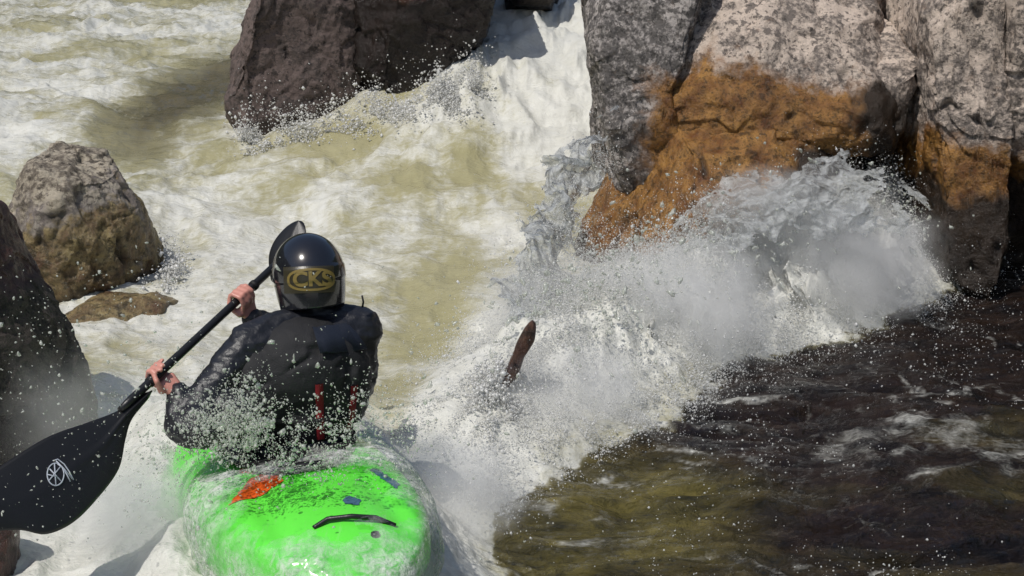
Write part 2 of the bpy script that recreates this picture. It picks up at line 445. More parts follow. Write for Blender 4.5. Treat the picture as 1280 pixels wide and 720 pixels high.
M_left = rock_material('olive_granite', (.58, .51, .40), (.42, .36, .265), (.08, .065, .05), orange=(.34, .265, .125), wet_shade_c=(.085, .06, .03), lich=.75, speck=26)
M_face = rock_material('brown_gneiss', (.20, .150, .135), (.125, .09, .078), (.05, .04, .036), orange=(.11, .05, .028), wet_shade_c=(.05, .034, .027), lich=.35, speck=22)
M_far = rock_material('dark_gneiss', (.055, .036, .030), (.03, .02, .017), (.035, .026, .024), orange=(.17, .065, .03), wet_shade_c=(.022, .015, .012), lich=.4, speck=22, wrough=.14)
M_black = rock_material('wet_black_rock', (.085, .068, .058), (.055, .044, .038), (.018, .015, .013), orange=(.12, .05, .035), wet_shade_c=(.034, .028, .024), lich=.3, speck=40)

rock([(735, -160), (733, 20), (741, 70), (746, 120), (748, 170), (758, 260), (770, 330), (850, 330), (850, 200), (822, 100), (850, 40), (880, -160)], 9.9, .9, M_grey,
     'grey lichen speckled rock pillar beside the white chute', 1, orange_poly=[(800, 95), (900, 90), (900, 340), (790, 260)], wet_z=.28, kk=3.5)
rock([(800, -170), (790, 30), (745, 90), (760, 150), (960, 170), (1075, 160), (1092, 100), (1090, 40), (1095, -170)], 10.15, .75, M_gran,
     'pale pinkish granite shelf above the rust orange slab', 2, crack=.6, orange_poly=[(730, 110), (800, 92), (900, 70), (1000, 92), (1110, 120), (1110, 230), (730, 230)], dark_poly=[(1035, 95), (1120, 60), (1140, 260), (990, 215), (985, 172), (1040, 160)], wet_z=-.5, kk=3.4, lean=.75, cuts=4)  # dark polygon paints the shadow in the cleft and under the overhang
rock([(790, 120), (815, 92), (900, 70), (1000, 88), (1050, 112), (1068, 160), (1075, 230), (1070, 330), (960, 430), (800, 430), (705, 370), (733, 265), (765, 185)], 9.45, .85, M_gran,
     'rust orange wet slab with water pouring over its foot', 3, orange_poly=[(700, 40), (1090, 40), (1120, 190), (990, 260), (900, 330), (860, 420), (740, 440), (680, 300)], wet_z=.12, wet_w=.25, lean=.5, kk=2.5, cuts=6, dark_poly=[(985, 172), (1040, 160), (1060, 110), (1110, 90), (1130, 300), (930, 250), (950, 200)])  # dark polygon: overhang and cleft shade put into the colour
rock([(1068, 10), (1100, -5), (1140, 5), (1150, 60), (1140, 130), (1120, 230), (1085, 200), (1070, 120), (1060, 50)], 9.6, .4, M_gran,
     'small rounded pale knob of rock above the dark cleft', 4, dark_poly=[(1040, 105), (1160, 125), (1160, 400), (1040, 400)], wet_z=-.5, kk=2.4)  # lower part darkened as painted shade of the cleft
rock([(1125, -180), (1126, 60), (1130, 150), (1136, 260), (1140, 400), (1225, 420), (1222, 200), (1215, 40), (1218, -180)], 9.6, .9, M_gran,
     'tall lichen blotched granite block between the two vertical cracks', 5, orange_poly=[(1090, 150), (1240, 165), (1240, 280), (1090, 270)], dark_poly=[(1090, 205), (1240, 225), (1240, 440), (1090, 440)], kk=4)
rock([(1222, -180), (1226, 60), (1222, 180), (1215, 260), (1210, 400), (1430, 420), (1460, -180)], 9.45, 1.1, M_gran,
     'granite block at the right edge, dark brown at the waterline', 6, orange_poly=[(1200, 160), (1460, 170), (1460, 270), (1200, 270)], dark_poly=[(1200, 205), (1460, 190), (1460, 440), (1200, 440)], kk=4)
rock([(1010, -190), (1010, 300), (1300, 320), (1420, -190)], 10.9, 1.0, M_black, 'added rock wall behind the cracked granite blocks, blackened as shade in the cleft', 16, nsub=50)  # added behind the gap; its black stands in for cleft shade
rock([(310, -150), (312, 10), (300, 50), (286, 70), (284, 120), (290, 185), (330, 230), (430, 225), (500, 190), (500, -150)], 12.6, .9, M_face,
     'brown grey far boulder face left of the chute', 7, wet_z=.1, kk=3.4)
rock([(440, -150), (438, 60), (440, 190), (500, 190), (560, 150), (592, 90), (612, 40), (622, -10), (640, -150)], 12.45, 1.0, M_far,
     'darker wet half of the far boulder, rusty along its top', 8, wet_z=.9, wet_w=.25, kk=3, orange_poly=[(470, -40), (620, -40), (620, 40), (480, 60)])
rock([(625, -60), (632, 14), (660, 24), (695, 20), (712, -4), (712, -60)], 13.2, .4, M_black, 'low black rock at the head of the chute', 9, nsub=50, kk=2.4)
rock([(32, 240), (42, 204), (62, 178), (85, 167), (108, 169), (132, 188), (154, 220), (176, 258), (186, 300), (200, 360), (190, 440), (0, 440), (-8, 280)], 8.9, .5, M_left,
     'rounded pale grey boulder with an olive brown wet foot', 10, orange_poly=[(0, 290), (60, 270), (150, 225), (210, 250), (210, 460), (0, 460)], wet_z=.05, wet_w=.10, kk=2.2, cuts=2, crack=1.2, amp=1.6)
rock([(70, 395), (110, 374), (190, 368), (226, 382), (205, 400), (150, 430), (70, 430)], 8.4, .45, M_left, 'low wet brown ledge at the foot of the pale boulder', 13, nsub=60, cuts=3, amp=1.6, orange_poly=[(0, 300), (300, 300), (300, 460), (0, 460)], wet_z=-.05, kk=2.4)
rock([(-160, 215), (-60, 238), (-12, 254), (8, 300), (32, 345), (62, 400), (84, 450), (102, 520), (105, 640), (-160, 640)], 6.3, .5, M_black,
     'black wet rock at the left edge behind the paddle blade', 11, orange_poly=[(-20, 270), (40, 280), (40, 350), (-20, 350)], wet_z=.25, kk=2.6)
rock([(-120, 600), (-30, 625), (2, 650), (12, 690), (22, 760), (22, 860), (-120, 860)], 4.75, .25, M_black, 'dark brown rock in the bottom left corner', 14, nsub=60, orange_poly=[(-100, 600), (40, 600), (40, 760), (-100, 760)], wet_z=-.3)
rock([(664, 398), (671, 404), (668, 425), (656, 446), (648, 470), (634, 484), (624, 512), (606, 516), (622, 480), (634, 458), (646, 428)], 6.52, .045, M_face, 'thin brown shard of rock poking out of the foam', 15, nsub=50, kk=2, cuts=3, wet_z=-1, orange_poly=[(600, 380), (690, 380), (690, 500), (600, 500)], amp=.7)

# ------------------------------------------------------------------ person, kayak, paddle
exec_body = True
def capsule_pts(bm, p, q, r0, r1, seg=16):
    p = Vector(p); q = Vector(q); ax = (q-p); L = ax.length
    if L < 1e-6: ax = Vector((0, 0, 1)); L = 1e-6
    rot = ax.to_track_quat('Z', 'Y').to_matrix().to_4x4()
    rings = []
    for k in range(7): rings.append((-r0*math.cos(k/6*math.pi/2), r0*math.sin(k/6*math.pi/2)))
    for k in range(1, 7): rings.append((L+r1*math.sin(k/6*math.pi/2), r1*math.cos(k/6*math.pi/2)))
    vs = []
    for zz, rr in rings:
        rr = max(rr, 1e-4)
        vs.append([bm.verts.new(p+(rot@Vector((rr*math.cos(a*2*math.pi/seg), rr*math.sin(a*2*math.pi/seg), zz)))) for a in range(seg)])
    for a, b in zip(vs[:-1], vs[1:]):
        for k in range(seg): bm.faces.new((a[k], a[(k+1) % seg], b[(k+1) % seg], b[k]))
    bm.faces.new(vs[0][::-1]); bm.faces.new(vs[-1])
def ellipsoid(bm, c, r, rot=None, seg=24):
    M = Matrix.Translation(Vector(c)) @ (rot.to_4x4() if rot is not None else Matrix()) @ Matrix.Diagonal((*r, 1))
    bmesh.ops.create_uvsphere(bm, u_segments=seg, v_segments=seg//2, radius=1, matrix=M)
def remeshed(name, bm, voxel, smooth_it=4):
    me = bpy.data.meshes.new('tmp'); bm.to_mesh(me); bm.free()
    o = bpy.data.objects.new('tmp', me); col.objects.link(o)
    md = o.modifiers.new('r', 'REMESH'); md.mode = 'VOXEL'; md.voxel_size = voxel; md.use_smooth_shade = True
    ms = o.modifiers.new('s', 'SMOOTH'); ms.iterations = smooth_it; ms.factor = .5
    dg = bpy.context.evaluated_depsgraph_get(); dg.update()
    r = bpy.data.meshes.new_from_object(o.evaluated_get(dg))
    bpy.data.objects.remove(o); r.name = name
    r.polygons.foreach_set('use_smooth', np.full(len(r.polygons), True))
    return r
def displace(me, fn):
    n = len(me.vertices); co = np.empty(n*3, np.float32); me.vertices.foreach_get('co', co); co = co.reshape(-1, 3)
    nr = np.empty(n*3, np.float32); me.vertices.foreach_get('normal', nr); nr = nr.reshape(-1, 3)
    co = co+nr*fn(*co.T)[:, None]; me.vertices.foreach_set('co', co.astype(np.float32).ravel()); me.update()
def bm_mesh(name, bm, smooth=True):
    me = bpy.data.meshes.new(name); bm.normal_update(); bm.to_mesh(me); bm.free()
    me.polygons.foreach_set('use_smooth', np.full(len(me.polygons), smooth)); return me
def tube(bm, pts, rad, seg=12, caps=True):
    pts = [Vector(p) for p in pts]; rings = []
    prev = None
    for i, p in enumerate(pts):
        t = (pts[min(i+1, len(pts)-1)]-pts[max(i-1, 0)]).normalized()
        if prev is None: nrm = t.orthogonal().normalized()
        else: nrm = (prev-t*prev.dot(t)).normalized()
        prev = nrm; b = t.cross(nrm); r = rad[i] if hasattr(rad, '__len__') else rad
        rings.append([bm.verts.new(p+nrm*r*math.cos(k*2*math.pi/seg)+b*r*math.sin(k*2*math.pi/seg)) for k in range(seg)])
    for a, b in zip(rings[:-1], rings[1:]):
        for k in range(seg): bm.faces.new((a[k], a[(k+1) % seg], b[(k+1) % seg], b[k]))
    if caps: bm.faces.new(rings[0][::-1]); bm.faces.new(rings[-1])

M_suit = simple_mat('black_dry_top', (.014, .015, .020), .42, .5, 60, .4)
M_vest = simple_mat('black_vest_fabric', (.017, .017, .019), .7, .35, 120, .6)
M_navy = simple_mat('navy_vest_panel', (.013, .018, .032), .6, .4, 150, .5)
M_red = simple_mat('red_webbing', (.20, .012, .018), .65, .3, 150, .4)
M_skin = simple_mat('wet_pink_skin', (.62, .28, .22), .4, .5, 40, .15, .1)
M_hair = simple_mat('dark_hair', (.03, .02, .014), .6, .4, 200, .6)
M_helm = simple_mat('glossy_black_shell', (.012, .013, .018), .16, .6, 40, .03, .1, coat=.6)
M_gold = simple_mat('gold_print', (.20, .145, .038), .45, .5, 200, .1)
M_carb = simple_mat('black_carbon', (.010, .010, .011), .38, .5, 150, .15)
M_white = simple_mat('pale_print', (.42, .46, .52), .5, .4, 200, .1)
M_neop = simple_mat('black_neoprene', (.012, .012, .013), .6, .35, 90, .3)

HL = at(200, 466, 5.05); HR = at(302, 371, 5.45)
SD = (HR-HL)/np.linalg.norm(HR-HL)
V = lambda a: Vector(tuple(float(x) for x in a))
P0 = at(388, 560, 5.30); CH = at(378, 470, 5.30); NK = at(392, 392, 5.40); HD = at(386, 341, 5.44)
SL = at(312, 428, 5.22); SR = at(450, 408, 5.42)
EL = at(228, 532, 4.98); ER = at(398, 430, 5.74)
yaw = math.atan2((SR-SL)[1], (SR-SL)[0])

person = empty('person', V(P0))
tag(person, 'person in black dry top, black helmet and vest paddling the green kayak', 'person')
def pchild(name, me, mat, parent=None):
    o = link(name, me, mat, parent or person)
    if parent is None: o.matrix_parent_inverse = Matrix.Translation(-person.location)
    return o

# body (skin): head with face, neck, torso core, arms, hands
bm = bmesh.new()
hdir = (V(HD)-V(NK)).normalized()
face = Vector((-.30, .93, -.2)).normalized()           # looking away, a little to the left
hr = Matrix((face.cross(hdir).normalized(), face, hdir)).transposed()
ellipsoid(bm, V(HD), (.078, .098, .112), hr)
ellipsoid(bm, V(HD)+hr@Vector((0, .035, -.065)), (.056, .066, .06), hr)       # jaw
ellipsoid(bm, V(HD)+hr@Vector((0, .102, -.022)), (.013, .020, .026), hr)      # nose
for s in (-1, 1):
    ellipsoid(bm, V(HD)+hr@Vector((s*.079, -.005, -.015)), (.010, .022, .032), hr)  # ears
    ellipsoid(bm, V(HD)+hr@Vector((s*.032, .086, .022)), (.020, .014, .010), hr)    # brows
ellipsoid(bm, V(HD)+hr@Vector((0, .094, -.062)), (.026, .014, .010), hr)      # lips
capsule_pts(bm, V(NK)-hdir*.06, V(HD)-hdir*.05, .058, .055)
capsule_pts(bm, V(P0)-Vector((0, 0, .02)), V(CH), .13, .14); capsule_pts(bm, V(CH), V(NK)-Vector((0, 0, .06)), .14, .07)
capsule_pts(bm, V(SL), V(SR), .06, .06)
def arm_bits(bm, S, E, H, k=1.0):
    capsule_pts(bm, V(S), V(E), .053*k, .043*k); capsule_pts(bm, V(E), V(H), .044*k, .030*k)
def hand(bm, H, E, out):
    """a fist closed round the shaft: palm, four curled fingers, thumb"""
    H = V(H); ax = V(SD); wrist = (V(E)-H); wrist -= ax*wrist.dot(ax); wrist.normalize()
    side = ax.cross(wrist).normalized()*out
    rp = .021
    c = H+wrist*.022
    for i, (ln, rr) in enumerate(((1.0, .0095), (1.05, .0100), (1.0, .0097), (.85, .0085))):
        o = ax*(-.033+.022*i)
        kn = H+o+wrist*.034+side*.016                   # knuckle
        a = [kn]
        for ang in (60, 120, 185, 245):
            th = R(ang)*ln
            a.append(H+o+(wrist*math.cos(th)+side*math.sin(th))*(rp+rr+.002))
        a[0] = H+o+wrist*.038+side*.012
        for p, q in zip(a[:-1], a[1:]): capsule_pts(bm, p, q, rr, rr*.96, 10)
    for i in range(4):
        o = ax*(-.030+.020*i)
        capsule_pts(bm, H+o+wrist*.036+side*.006, H+o*.55+wrist*.085, .014, .018, 10)   # back of the hand
    tb = H-ax*.045+wrist*.05; capsule_pts(bm, tb, H-ax*.052-side*.028+wrist*.012, .014, .011, 10)
    capsule_pts(bm, H-ax*.052-side*.028+wrist*.012, H-ax*.03-side*.02-wrist*.026, .011, .009, 10)
    return H+wrist*.10
WL = hand(bm, HL, EL, 1); WR = hand(bm, HR, ER, -1)
arm_bits(bm, SL, EL, WL, .85); arm_bits(bm, SR, ER, WR, .85)
body = remeshed('body', bm, .0055, 3)
pchild('body', body, M_skin)

# dry top: sleeves with folds and torso
bm = bmesh.new()
def tor(bm, k=1.0):
    rz = Matrix.Rotation(yaw, 3, 'Z')
    ellipsoid(bm, V(P0)+Vector((0, 0, .02)), (.185*k, .14*k, .13), rz)
    ellipsoid(bm, (V(P0)+V(CH))/2, (.20*k, .135*k, .17), rz)
    ellipsoid(bm, V(at(425, 470, 5.36)), (.125, .12, .22), rz)
    ellipsoid(bm, V(at(318, 500, 5.20)), (.12, .11, .20), rz)
    ellipsoid(bm, V(CH)+Vector((0, 0, .02)), (.205*k, .145*k, .19), rz)
    capsule_pts(bm, V(SL)-Vector((0, 0, .02)), V(SR)-Vector((0, 0, .02)), .085*k, .085*k)
    capsule_pts(bm, V(CH), V(NK)-Vector((0, 0, .05)), .15, .10)
    for S in (SL, SR): capsule_pts(bm, V(NK)-Vector((0, 0, .01)), V(S)-Vector((0, 0, .0)), .07, .078)
    ellipsoid(bm, V(at(447, 452, 5.42)), (.078, .09, .17), rz)
tor(bm)
capsule_pts(bm, V(NK)-hdir*.05, V(NK)+hdir*.02, .075, .070)
for S, E, W in ((SL, EL, WL), (SR, ER, WR)):
    capsule_pts(bm, V(S), V(E), .074, .064); capsule_pts(bm, V(E), V(W), .066, .043)
ellipsoid(bm, V(EL)+Vector((.06, 0, .0)), (.12, .09, .085))
ellipsoid(bm, V(at(290, 520, 5.05)), (.11, .09, .10))
dt = remeshed('dry_top', bm, .008, 5)
displace(dt, lambda x, y, z: .009*ridged(x*7+.6*z*9, y*7, z*17, 3)+.004*ridged(x*22+z*8, y*22, z*34, 3)-.007)
pchild('dry_top', dt, M_suit)
# buoyancy vest
bm = bmesh.new()
rz = Matrix.Rotation(yaw, 3, 'Z')
ellipsoid(bm, V(CH)+Vector((0, -.01, .03)), (.23, .175, .20), rz)
ellipsoid(bm, V(at(418, 470, 5.34)), (.135, .15, .21), rz)
ellipsoid(bm, V(at(325, 490, 5.20)), (.13, .13, .19), rz)
ellipsoid(bm, V(CH)+rz@Vector((0, -.07, .03)), (.20, .12, .16), rz)
ellipsoid(bm, (V(P0)+V(CH))/2+Vector((0, 0, .02)), (.21, .165, .16), rz)
for s, S in ((-1, SL), (1, SR)):
    capsule_pts(bm, V(CH)+rz@Vector((s*.13, -.06, .12)), V(NK)+rz@Vector((s*.105, 0, -.045)), .05, .045)
    capsule_pts(bm, V(CH)+rz@Vector((s*.13, .08, .12)), V(NK)+rz@Vector((s*.105, 0, -.045)), .05, .045)
vest = remeshed('life_vest', bm, .008, 5)
displace(vest, lambda x, y, z: .006*ridged(x*6, y*6, z*9, 3)-.012*sstep(.75, .95, ridged(x*3+4, y*3, z*4.5, 2))+.002*fbm(x*50, y*50, z*50, 2))
vo = pchild('life_vest', vest, M_vest)
# straps laid on the back of the vest: follow the vest surface by ray casting
from mathutils.bvhtree import BVHTree
def surf(bvh, u, v, off=.004):
    d = Vector(tuple(ray(u, v))).normalized(); o = Vector((0, 0, HC))
    h = bvh.ray_cast(o, d)
    return None if h[0] is None else (h[0]-d*off, h[1])
def decal(name, bvh, pts, wid, mat, parent, off=.005, thick=.003, par_person=True):
    bm = bmesh.new(); hits = []
    for i in range(len(pts)-1):
        for k in range(10):
            t = k/10; hits.append(surf(bvh, pts[i][0]+(pts[i+1][0]-pts[i][0])*t, pts[i][1]+(pts[i+1][1]-pts[i][1])*t, off))
    hits = [h for h in hits if h]
    rows = []
    for i, (p, n_) in enumerate(hits):
        t = (hits[min(i+1, len(hits)-1)][0]-hits[max(i-1, 0)][0])
        if t.length < 1e-6: continue
        t.normalize()
        s = t.cross(n_).normalized()
        rows.append([bm.verts.new(p-s*wid/2-n_*.004), bm.verts.new(p-s*wid/2+n_*thick), bm.verts.new(p+s*wid/2+n_*thick), bm.verts.new(p+s*wid/2-n_*.004)])
    for a, b in zip(rows[:-1], rows[1:]):
        for k in range(3): bm.faces.new((a[k], a[k+1], b[k+1], b[k]))
    me = bm_mesh(name, bm)
    o = link(name, me, mat, parent); o.matrix_parent_inverse = parent.matrix_world.inverted() if par_person else Matrix()
    return o
def bvh_of(me):
    me.calc_loop_triangles(); v = [x.co.copy() for x in me.vertices]; f = [tuple(p.vertices) for p in me.polygons]
    return BVHTree.FromPolygons(v, f)
vb = bvh_of(vest)
def vest_bit(name, pts, wid, mat):
    bpy.context.view_layer.update()
    return decal(name, vb, pts, wid, mat, vo)
vest_bit('strap', [(399, 480), (400, 520), (401, 552)], .028, M_red)
vest_bit('strap', [(443, 482), (440, 520), (432, 550)], .026, M_red)
vest_bit('back_panel', [(395, 425), (462, 420)], .11, M_navy)
vest_bit('waist_belt', [(285, 520), (330, 528), (380, 530), (450, 522)], .032, M_neop)
# strap tail sticking up from the right shoulder
bm = bmesh.new(); a = at(453, 384, 5.36); tube(bm, [a, a+np.array([.004, 0, .02]), a+np.array([0, 0, .045])], .004, 6)
o = link('strap_tail', bm_mesh('strap_tail', bm), M_neop, vo); bpy.context.view_layer.update(); o.matrix_parent_inverse = vo.matrix_world.inverted()

# helmet
def helmet_mesh():
    nr, nc = 60, 96; vs = []
    for i in range(nr):
        ph = math.pi*.5-(i/(nr-1))*math.pi*.5*1.62
        for j in range(nc):
            th = 2*math.pi*j/nc
            c_, s_ = math.cos(th), math.sin(th)
            x = .134*math.cos(ph)*c_; y = .152*math.cos(ph)*s_; z = .148*math.sin(ph)
            if ph < 0:
                z = -.128*(-ph/(math.pi*.31))**1.0*1.0
                front = max(0, s_); k = 1-.10*(-ph/(math.pi*.31))**2
                x = .134*c_*k; y = .152*s_*k
                z *= (1-.72*sstep(.55, .85, s_))           # opening for the face
            # raised rim band round the lower rear
            if s_ < .2 and -.2 < ph < .16:
                g = .003; x *= 1+g/.13; y *= 1+g/.13
            vs.append((x, y, z))
    return np.array(vs), grid_faces(nr, nc, True)
hv, hf = helmet_mesh()
HC0 = V(HD)+hdir*.003
hm = (Matrix.Translation(HC0) @ hr.to_4x4())
hvw = np.array([tuple(hm @ Vector(tuple(p))) for p in hv])
hme = fast_mesh('helmet', hvw, outward(hvw, hf))
ho = pchild('helmet', hme, M_helm)
sm = ho.modifiers.new('thickness', 'SOLIDIFY'); sm.thickness = .006; sm.offset = -1
bpy.context.view_layer.update()
hb = bvh_of(hme)
def helmet_print(name, me, mat, off=.0015):
    """wrap flat artwork (x right, y up, metres, seen from behind) round the back of the shell"""
    n_ = len(me.vertices); out = []
    for v in me.vertices:
        # artwork coordinates in helmet space: straight projection toward the camera side of the shell
        o = HC0+camx*v.co.x+camz*(v.co.y)+camy*(-.5); h = hb.ray_cast(o, camy)
        out.append((h[0]-camy*off) if h[0] is not None else o+camy*.4)
    for v, p in zip(me.vertices, out): v.co = p
    me.update()
    ob = link(name, me, mat, ho); ob.matrix_parent_inverse = ho.matrix_world.inverted(); return ob
camy = (HC0-Vector((0, 0, HC))).normalized(); camx = Vector((camy.y, -camy.x, 0)).normalized(); camz = camx.cross(camy)
def text_mesh(s, size, extr=0.0, bold=.0):
    cu = bpy.data.curves.new('t', 'FONT'); cu.body = s; cu.size = size; cu.align_x = 'CENTER'; cu.align_y = 'CENTER'; cu.offset = bold; cu.resolution_u = 6
    o = bpy.data.objects.new('t', cu); col.objects.link(o); dg = bpy.context.evaluated_depsgraph_get(); dg.update()
    me = bpy.data.meshes.new_from_object(o.evaluated_get(dg)); bpy.data.objects.remove(o)
    bm = bmesh.new(); bm.from_mesh(me); bmesh.ops.triangulate(bm, faces=bm.faces[:])
    for _ in range(3):
        long = [e for e in bm.edges if e.calc_length() > .008]
        if long: bmesh.ops.subdivide_edges(bm, edges=long, cuts=1)
    bmesh.ops.triangulate(bm, faces=bm.faces[:])
    bm.to_mesh(me); bm.free(); return me
def ring_mesh(a, b, w_, n_=64, open_from=None, pw=.8):
    vs = []
    for i in range(n_):
        th = 2*math.pi*i/n_
        cx = math.copysign(abs(math.cos(th))**pw, math.cos(th)); sy = math.copysign(abs(math.sin(th))**pw, math.sin(th))
        for k in range(4):
            f_ = k/3; vs.append((cx*(a-w_*f_), sy*(b-w_*f_), 0))
    fc = []
    for i in range(n_):
        for k in range(3):
            j = (i+1) % n_; fc.append((i*4+k, j*4+k, j*4+k+1, i*4+k+1))
    return fast_mesh('ring', np.array(vs), np.array(fc))
def plate_mesh(w_, h_, nx=40, ny=20, x0=0, y0=0, fn=None):
    xs = np.linspace(-w_/2, w_/2, nx); yy = np.linspace(-h_/2, h_/2, ny); XX, YY = np.meshgrid(xs, yy)
    return fast_mesh('plate', np.stack([XX+x0, YY+y0, XX*0], -1).reshape(-1, 3), grid_faces(ny, nx))
dz = -.028
tm = text_mesh('CKS', .080, bold=.0030)
for v in tm.vertices: v.co.x = v.co.x*.98+.012; v.co.y = v.co.y*.92+dz
helmet_print('logo_lettering', tm, M_gold, .0035)
rm = ring_mesh(.088, .042, .009)
for v in rm.vertices: v.co.x += .008; v.co.y += dz
helmet_print('logo_ring', rm, M_gold, .0030)
pm = plate_mesh(.185, .098, y0=dz)
M_band = simple_mat('dark_olive_band', (.035, .030, .016), .35, .5, 120, .1)
helmet_print('logo_band', pm, M_band, .0015)

# kayak --------------------------------------------------------------
HEAD = R(21)                                             # bow turned left of straight away
hx = Vector((math.cos(HEAD), math.sin(HEAD), 0)); hy = Vector((-math.sin(HEAD), math.cos(HEAD), 0))
K0 = V(atz(388, 560, .40)); K0 = Vector((-.83, 5.22, .12))
kay = empty('kayak', K0)
kay.rotation_euler = (R(-3), R(-2), HEAD)
tag(kay, 'bright green whitewater kayak awash in foam, stern toward the viewer', 'kayak')
LB, LS = 1.40, 1.12                                      # bow and stern lengths from the cockpit
def hull_section(t):
    """t: -1 stern .. 1 bow -> half width, deck z, keel z, y"""
    if t < 0:
        s = -t; y = -LS*s; wid = .385*max(0, (1-s**3.0))**.55; kz = -.13+.26*s**2.6; dkz = .26-.02*s+.02*math.sin(s*3)
        if s > .75: dkz = dkz-.10*((s-.75)/.25)**2
    else:
        s = t; y = LB*s; wid = .385*max(0, (1-s**2.4))**.75; kz = -.13+.02*s; dkz = .26-.20*s
        if s > .8: dkz -= .03*((s-.8)/.2)**2
    return wid, dkz, kz, y
def hull_point(t, a):
    wid, dk, kz, y = hull_section(t)
    c_, s_ = math.cos(a), math.sin(a)
    mid = kz+(dk-kz)*.52
    e = .56 if s_ > 0 else .62
    x = wid*math.copysign(abs(c_)**.66, c_)
    z = mid+(dk-mid if s_ > 0 else mid-kz)*math.copysign(abs(s_)**e, s_)
    return x, y, z
NT_, NA = 120, 72
ts = np.sin(np.linspace(-1, 1, NT_)*math.pi/2)
hv = []
for t_ in ts:
    for j in range(NA):
        hv.append(hull_point(t_*.9995, 2*math.pi*j/NA))
hv = np.array(hv)
# deck shaping: ridge and side flutes on the stern
X, Yk, Zk = hv.T
top = (Zk > .12)
hv[:, 2] += np.where(top & (Yk < -.25), .012*np.exp(-(X/.07)**2)-.020*np.exp(-((np.abs(X)-.19)/.045)**2)*sstep(-.3, -.5, Yk)*sstep(-1.05, -.85, Yk), 0)
t = NT('green_polyethylene')
sct = t.ramp(t.noise(14, 8, .75), [(.62, 0.0), (.70, 1.0)])
gc = t.mix(t.noise(4, 3), (.125, .80, .055), (.155, .88, .08)); gc = t.mix(t.math('MULTIPLY', sct, .35), gc, (.05, .42, .04))
sc_v = t.n('ShaderNodeVectorMath', operation='MULTIPLY'); t.l(t.coord(), sc_v.inputs[0]); sc_v.inputs[1].default_value = (60, 5, 20); sc_v2 = t.noise(1.0, 5, .7, .4, sc_v.outputs[0])
gc = t.mix(t.math('MULTIPLY', t.ramp(sc_v2, [(.60, 0.0), (.66, 1.0)]), .28), gc, (.30, .75, .22))
M_green = t.done(t.pbsdf(gc, .28, .5, t.bump(t.noise(30, 6, .7), .12, .006)).outputs[0])
hf = outward(hv, grid_faces(NT_, NA, True))
hullme = fast_mesh('hull', hv, hf)
hull = link('hull', hullme, M_green, kay)
bpy.context.view_layer.update()
kinv = kay.matrix_world.inverted()
kb = bvh_of(hullme)
def deck_surf(x, y, off=.003):
    h = kb.ray_cast(Vector((x, y, 1)), Vector((0, 0, -1))); return (h[0]+h[1]*off) if h[0] is not None else Vector((x, y, 0))
def deck_uv(u, v):
    o = kinv @ Vector((0, 0, HC)); d = (kinv.to_3x3() @ Vector(tuple(ray(u, v)))).normalized()
    h = kb.ray_cast(o, d); return h
def deck_patch(name, poly_px, mat, off=.003, parent=None, thick=0):
    """sticker: polygon cut out of a fine grid laid on the deck (kayak space)"""
    P = []
    for u, v in poly_px:
        h = deck_uv(u, v)
        if h[0] is None: continue
        P.append((h[0].x, h[0].y))
    P = np.array(P); lo = P.min(0); hi = P.max(0); nx = ny = 40
    XX, YY = np.meshgrid(np.linspace(lo[0], hi[0], nx), np.linspace(lo[1], hi[1], ny))
    sdv = poly_sd(XX, YY, P)+.006*fbm(XX*40, YY*40, .5, 2)
    vs = [tuple(deck_surf(x, y, off)) for x, y in zip(XX.ravel(), YY.ravel())]
    fc = grid_faces(ny, nx); keep = (sdv.ravel()[fc] < 0).all(1)
    return link(name, fast_mesh(name, np.array(vs), fc[keep]), mat, parent or hull)
M_orange = simple_mat('orange_vinyl', (.85, .12, .015), .4, .5, 60, .1)
M_blue = simple_mat('blue_grey_vinyl', (.06, .14, .22), .4, .5, 60, .1)
deck_patch('sticker', [(284, 634), (312, 600), (345, 584), (356, 584), (354, 603), (332, 618), (305, 626)], M_orange)
deck_patch('sticker', [(298, 592), (300, 572), (335, 572), (338, 586), (318, 594)], M_orange)
deck_patch('sticker', [(428, 626), (436, 620), (452, 626), (448, 632), (432, 631)], M_blue)
deck_patch('scuff_mark', [(462, 588), (470, 586), (500, 606), (496, 612)], M_blue)
def deck_tube(name, px, rad, mat, lift, parent=None):
    pts = []
    for u, v, l_ in px:
        h = deck_uv(u, v); pts.append(h[0]+Vector((0, 0, l_)))
    out = []
    for i in range(len(pts)-1):
        for k in range(6): out.append(pts[i].lerp(pts[i+1], k/6))
    out.append(pts[-1]); bm = bmesh.new(); tube(bm, out, rad, 10)
    return link(name, bm_mesh(name, bm), mat, parent or hull)
deck_tube('grab_loop', [(392, 661, .002), (410, 654, .014), (440, 652, .018), (470, 653, .016), (494, 658, .002)], .009, M_carb, 0)
h = deck_uv(469, 669); bm = bmesh.new(); bmesh.ops.create_cone(bm, cap_ends=True, segments=20, radius1=.016, radius2=.013, depth=.012, matrix=Matrix.Translation(h[0]+Vector((0, 0, .004))))
link('drain_plug', bm_mesh('drain_plug', bm), M_carb, hull)
# cockpit rim
def rim_pt(a, k=1.0, lift=.0):
    x = .225*math.cos(a)*k; y = .05+.40*math.sin(a)*k
    p = deck_surf(x, y, 0); return Vector((x, y, p.z+lift))
bm = bmesh.new(); tube(bm, [rim_pt(2*math.pi*i/64, 1, .022) for i in range(65)], .014, 10, False)
link('cockpit_rim', bm_mesh('cockpit_rim', bm), M_carb, kay)
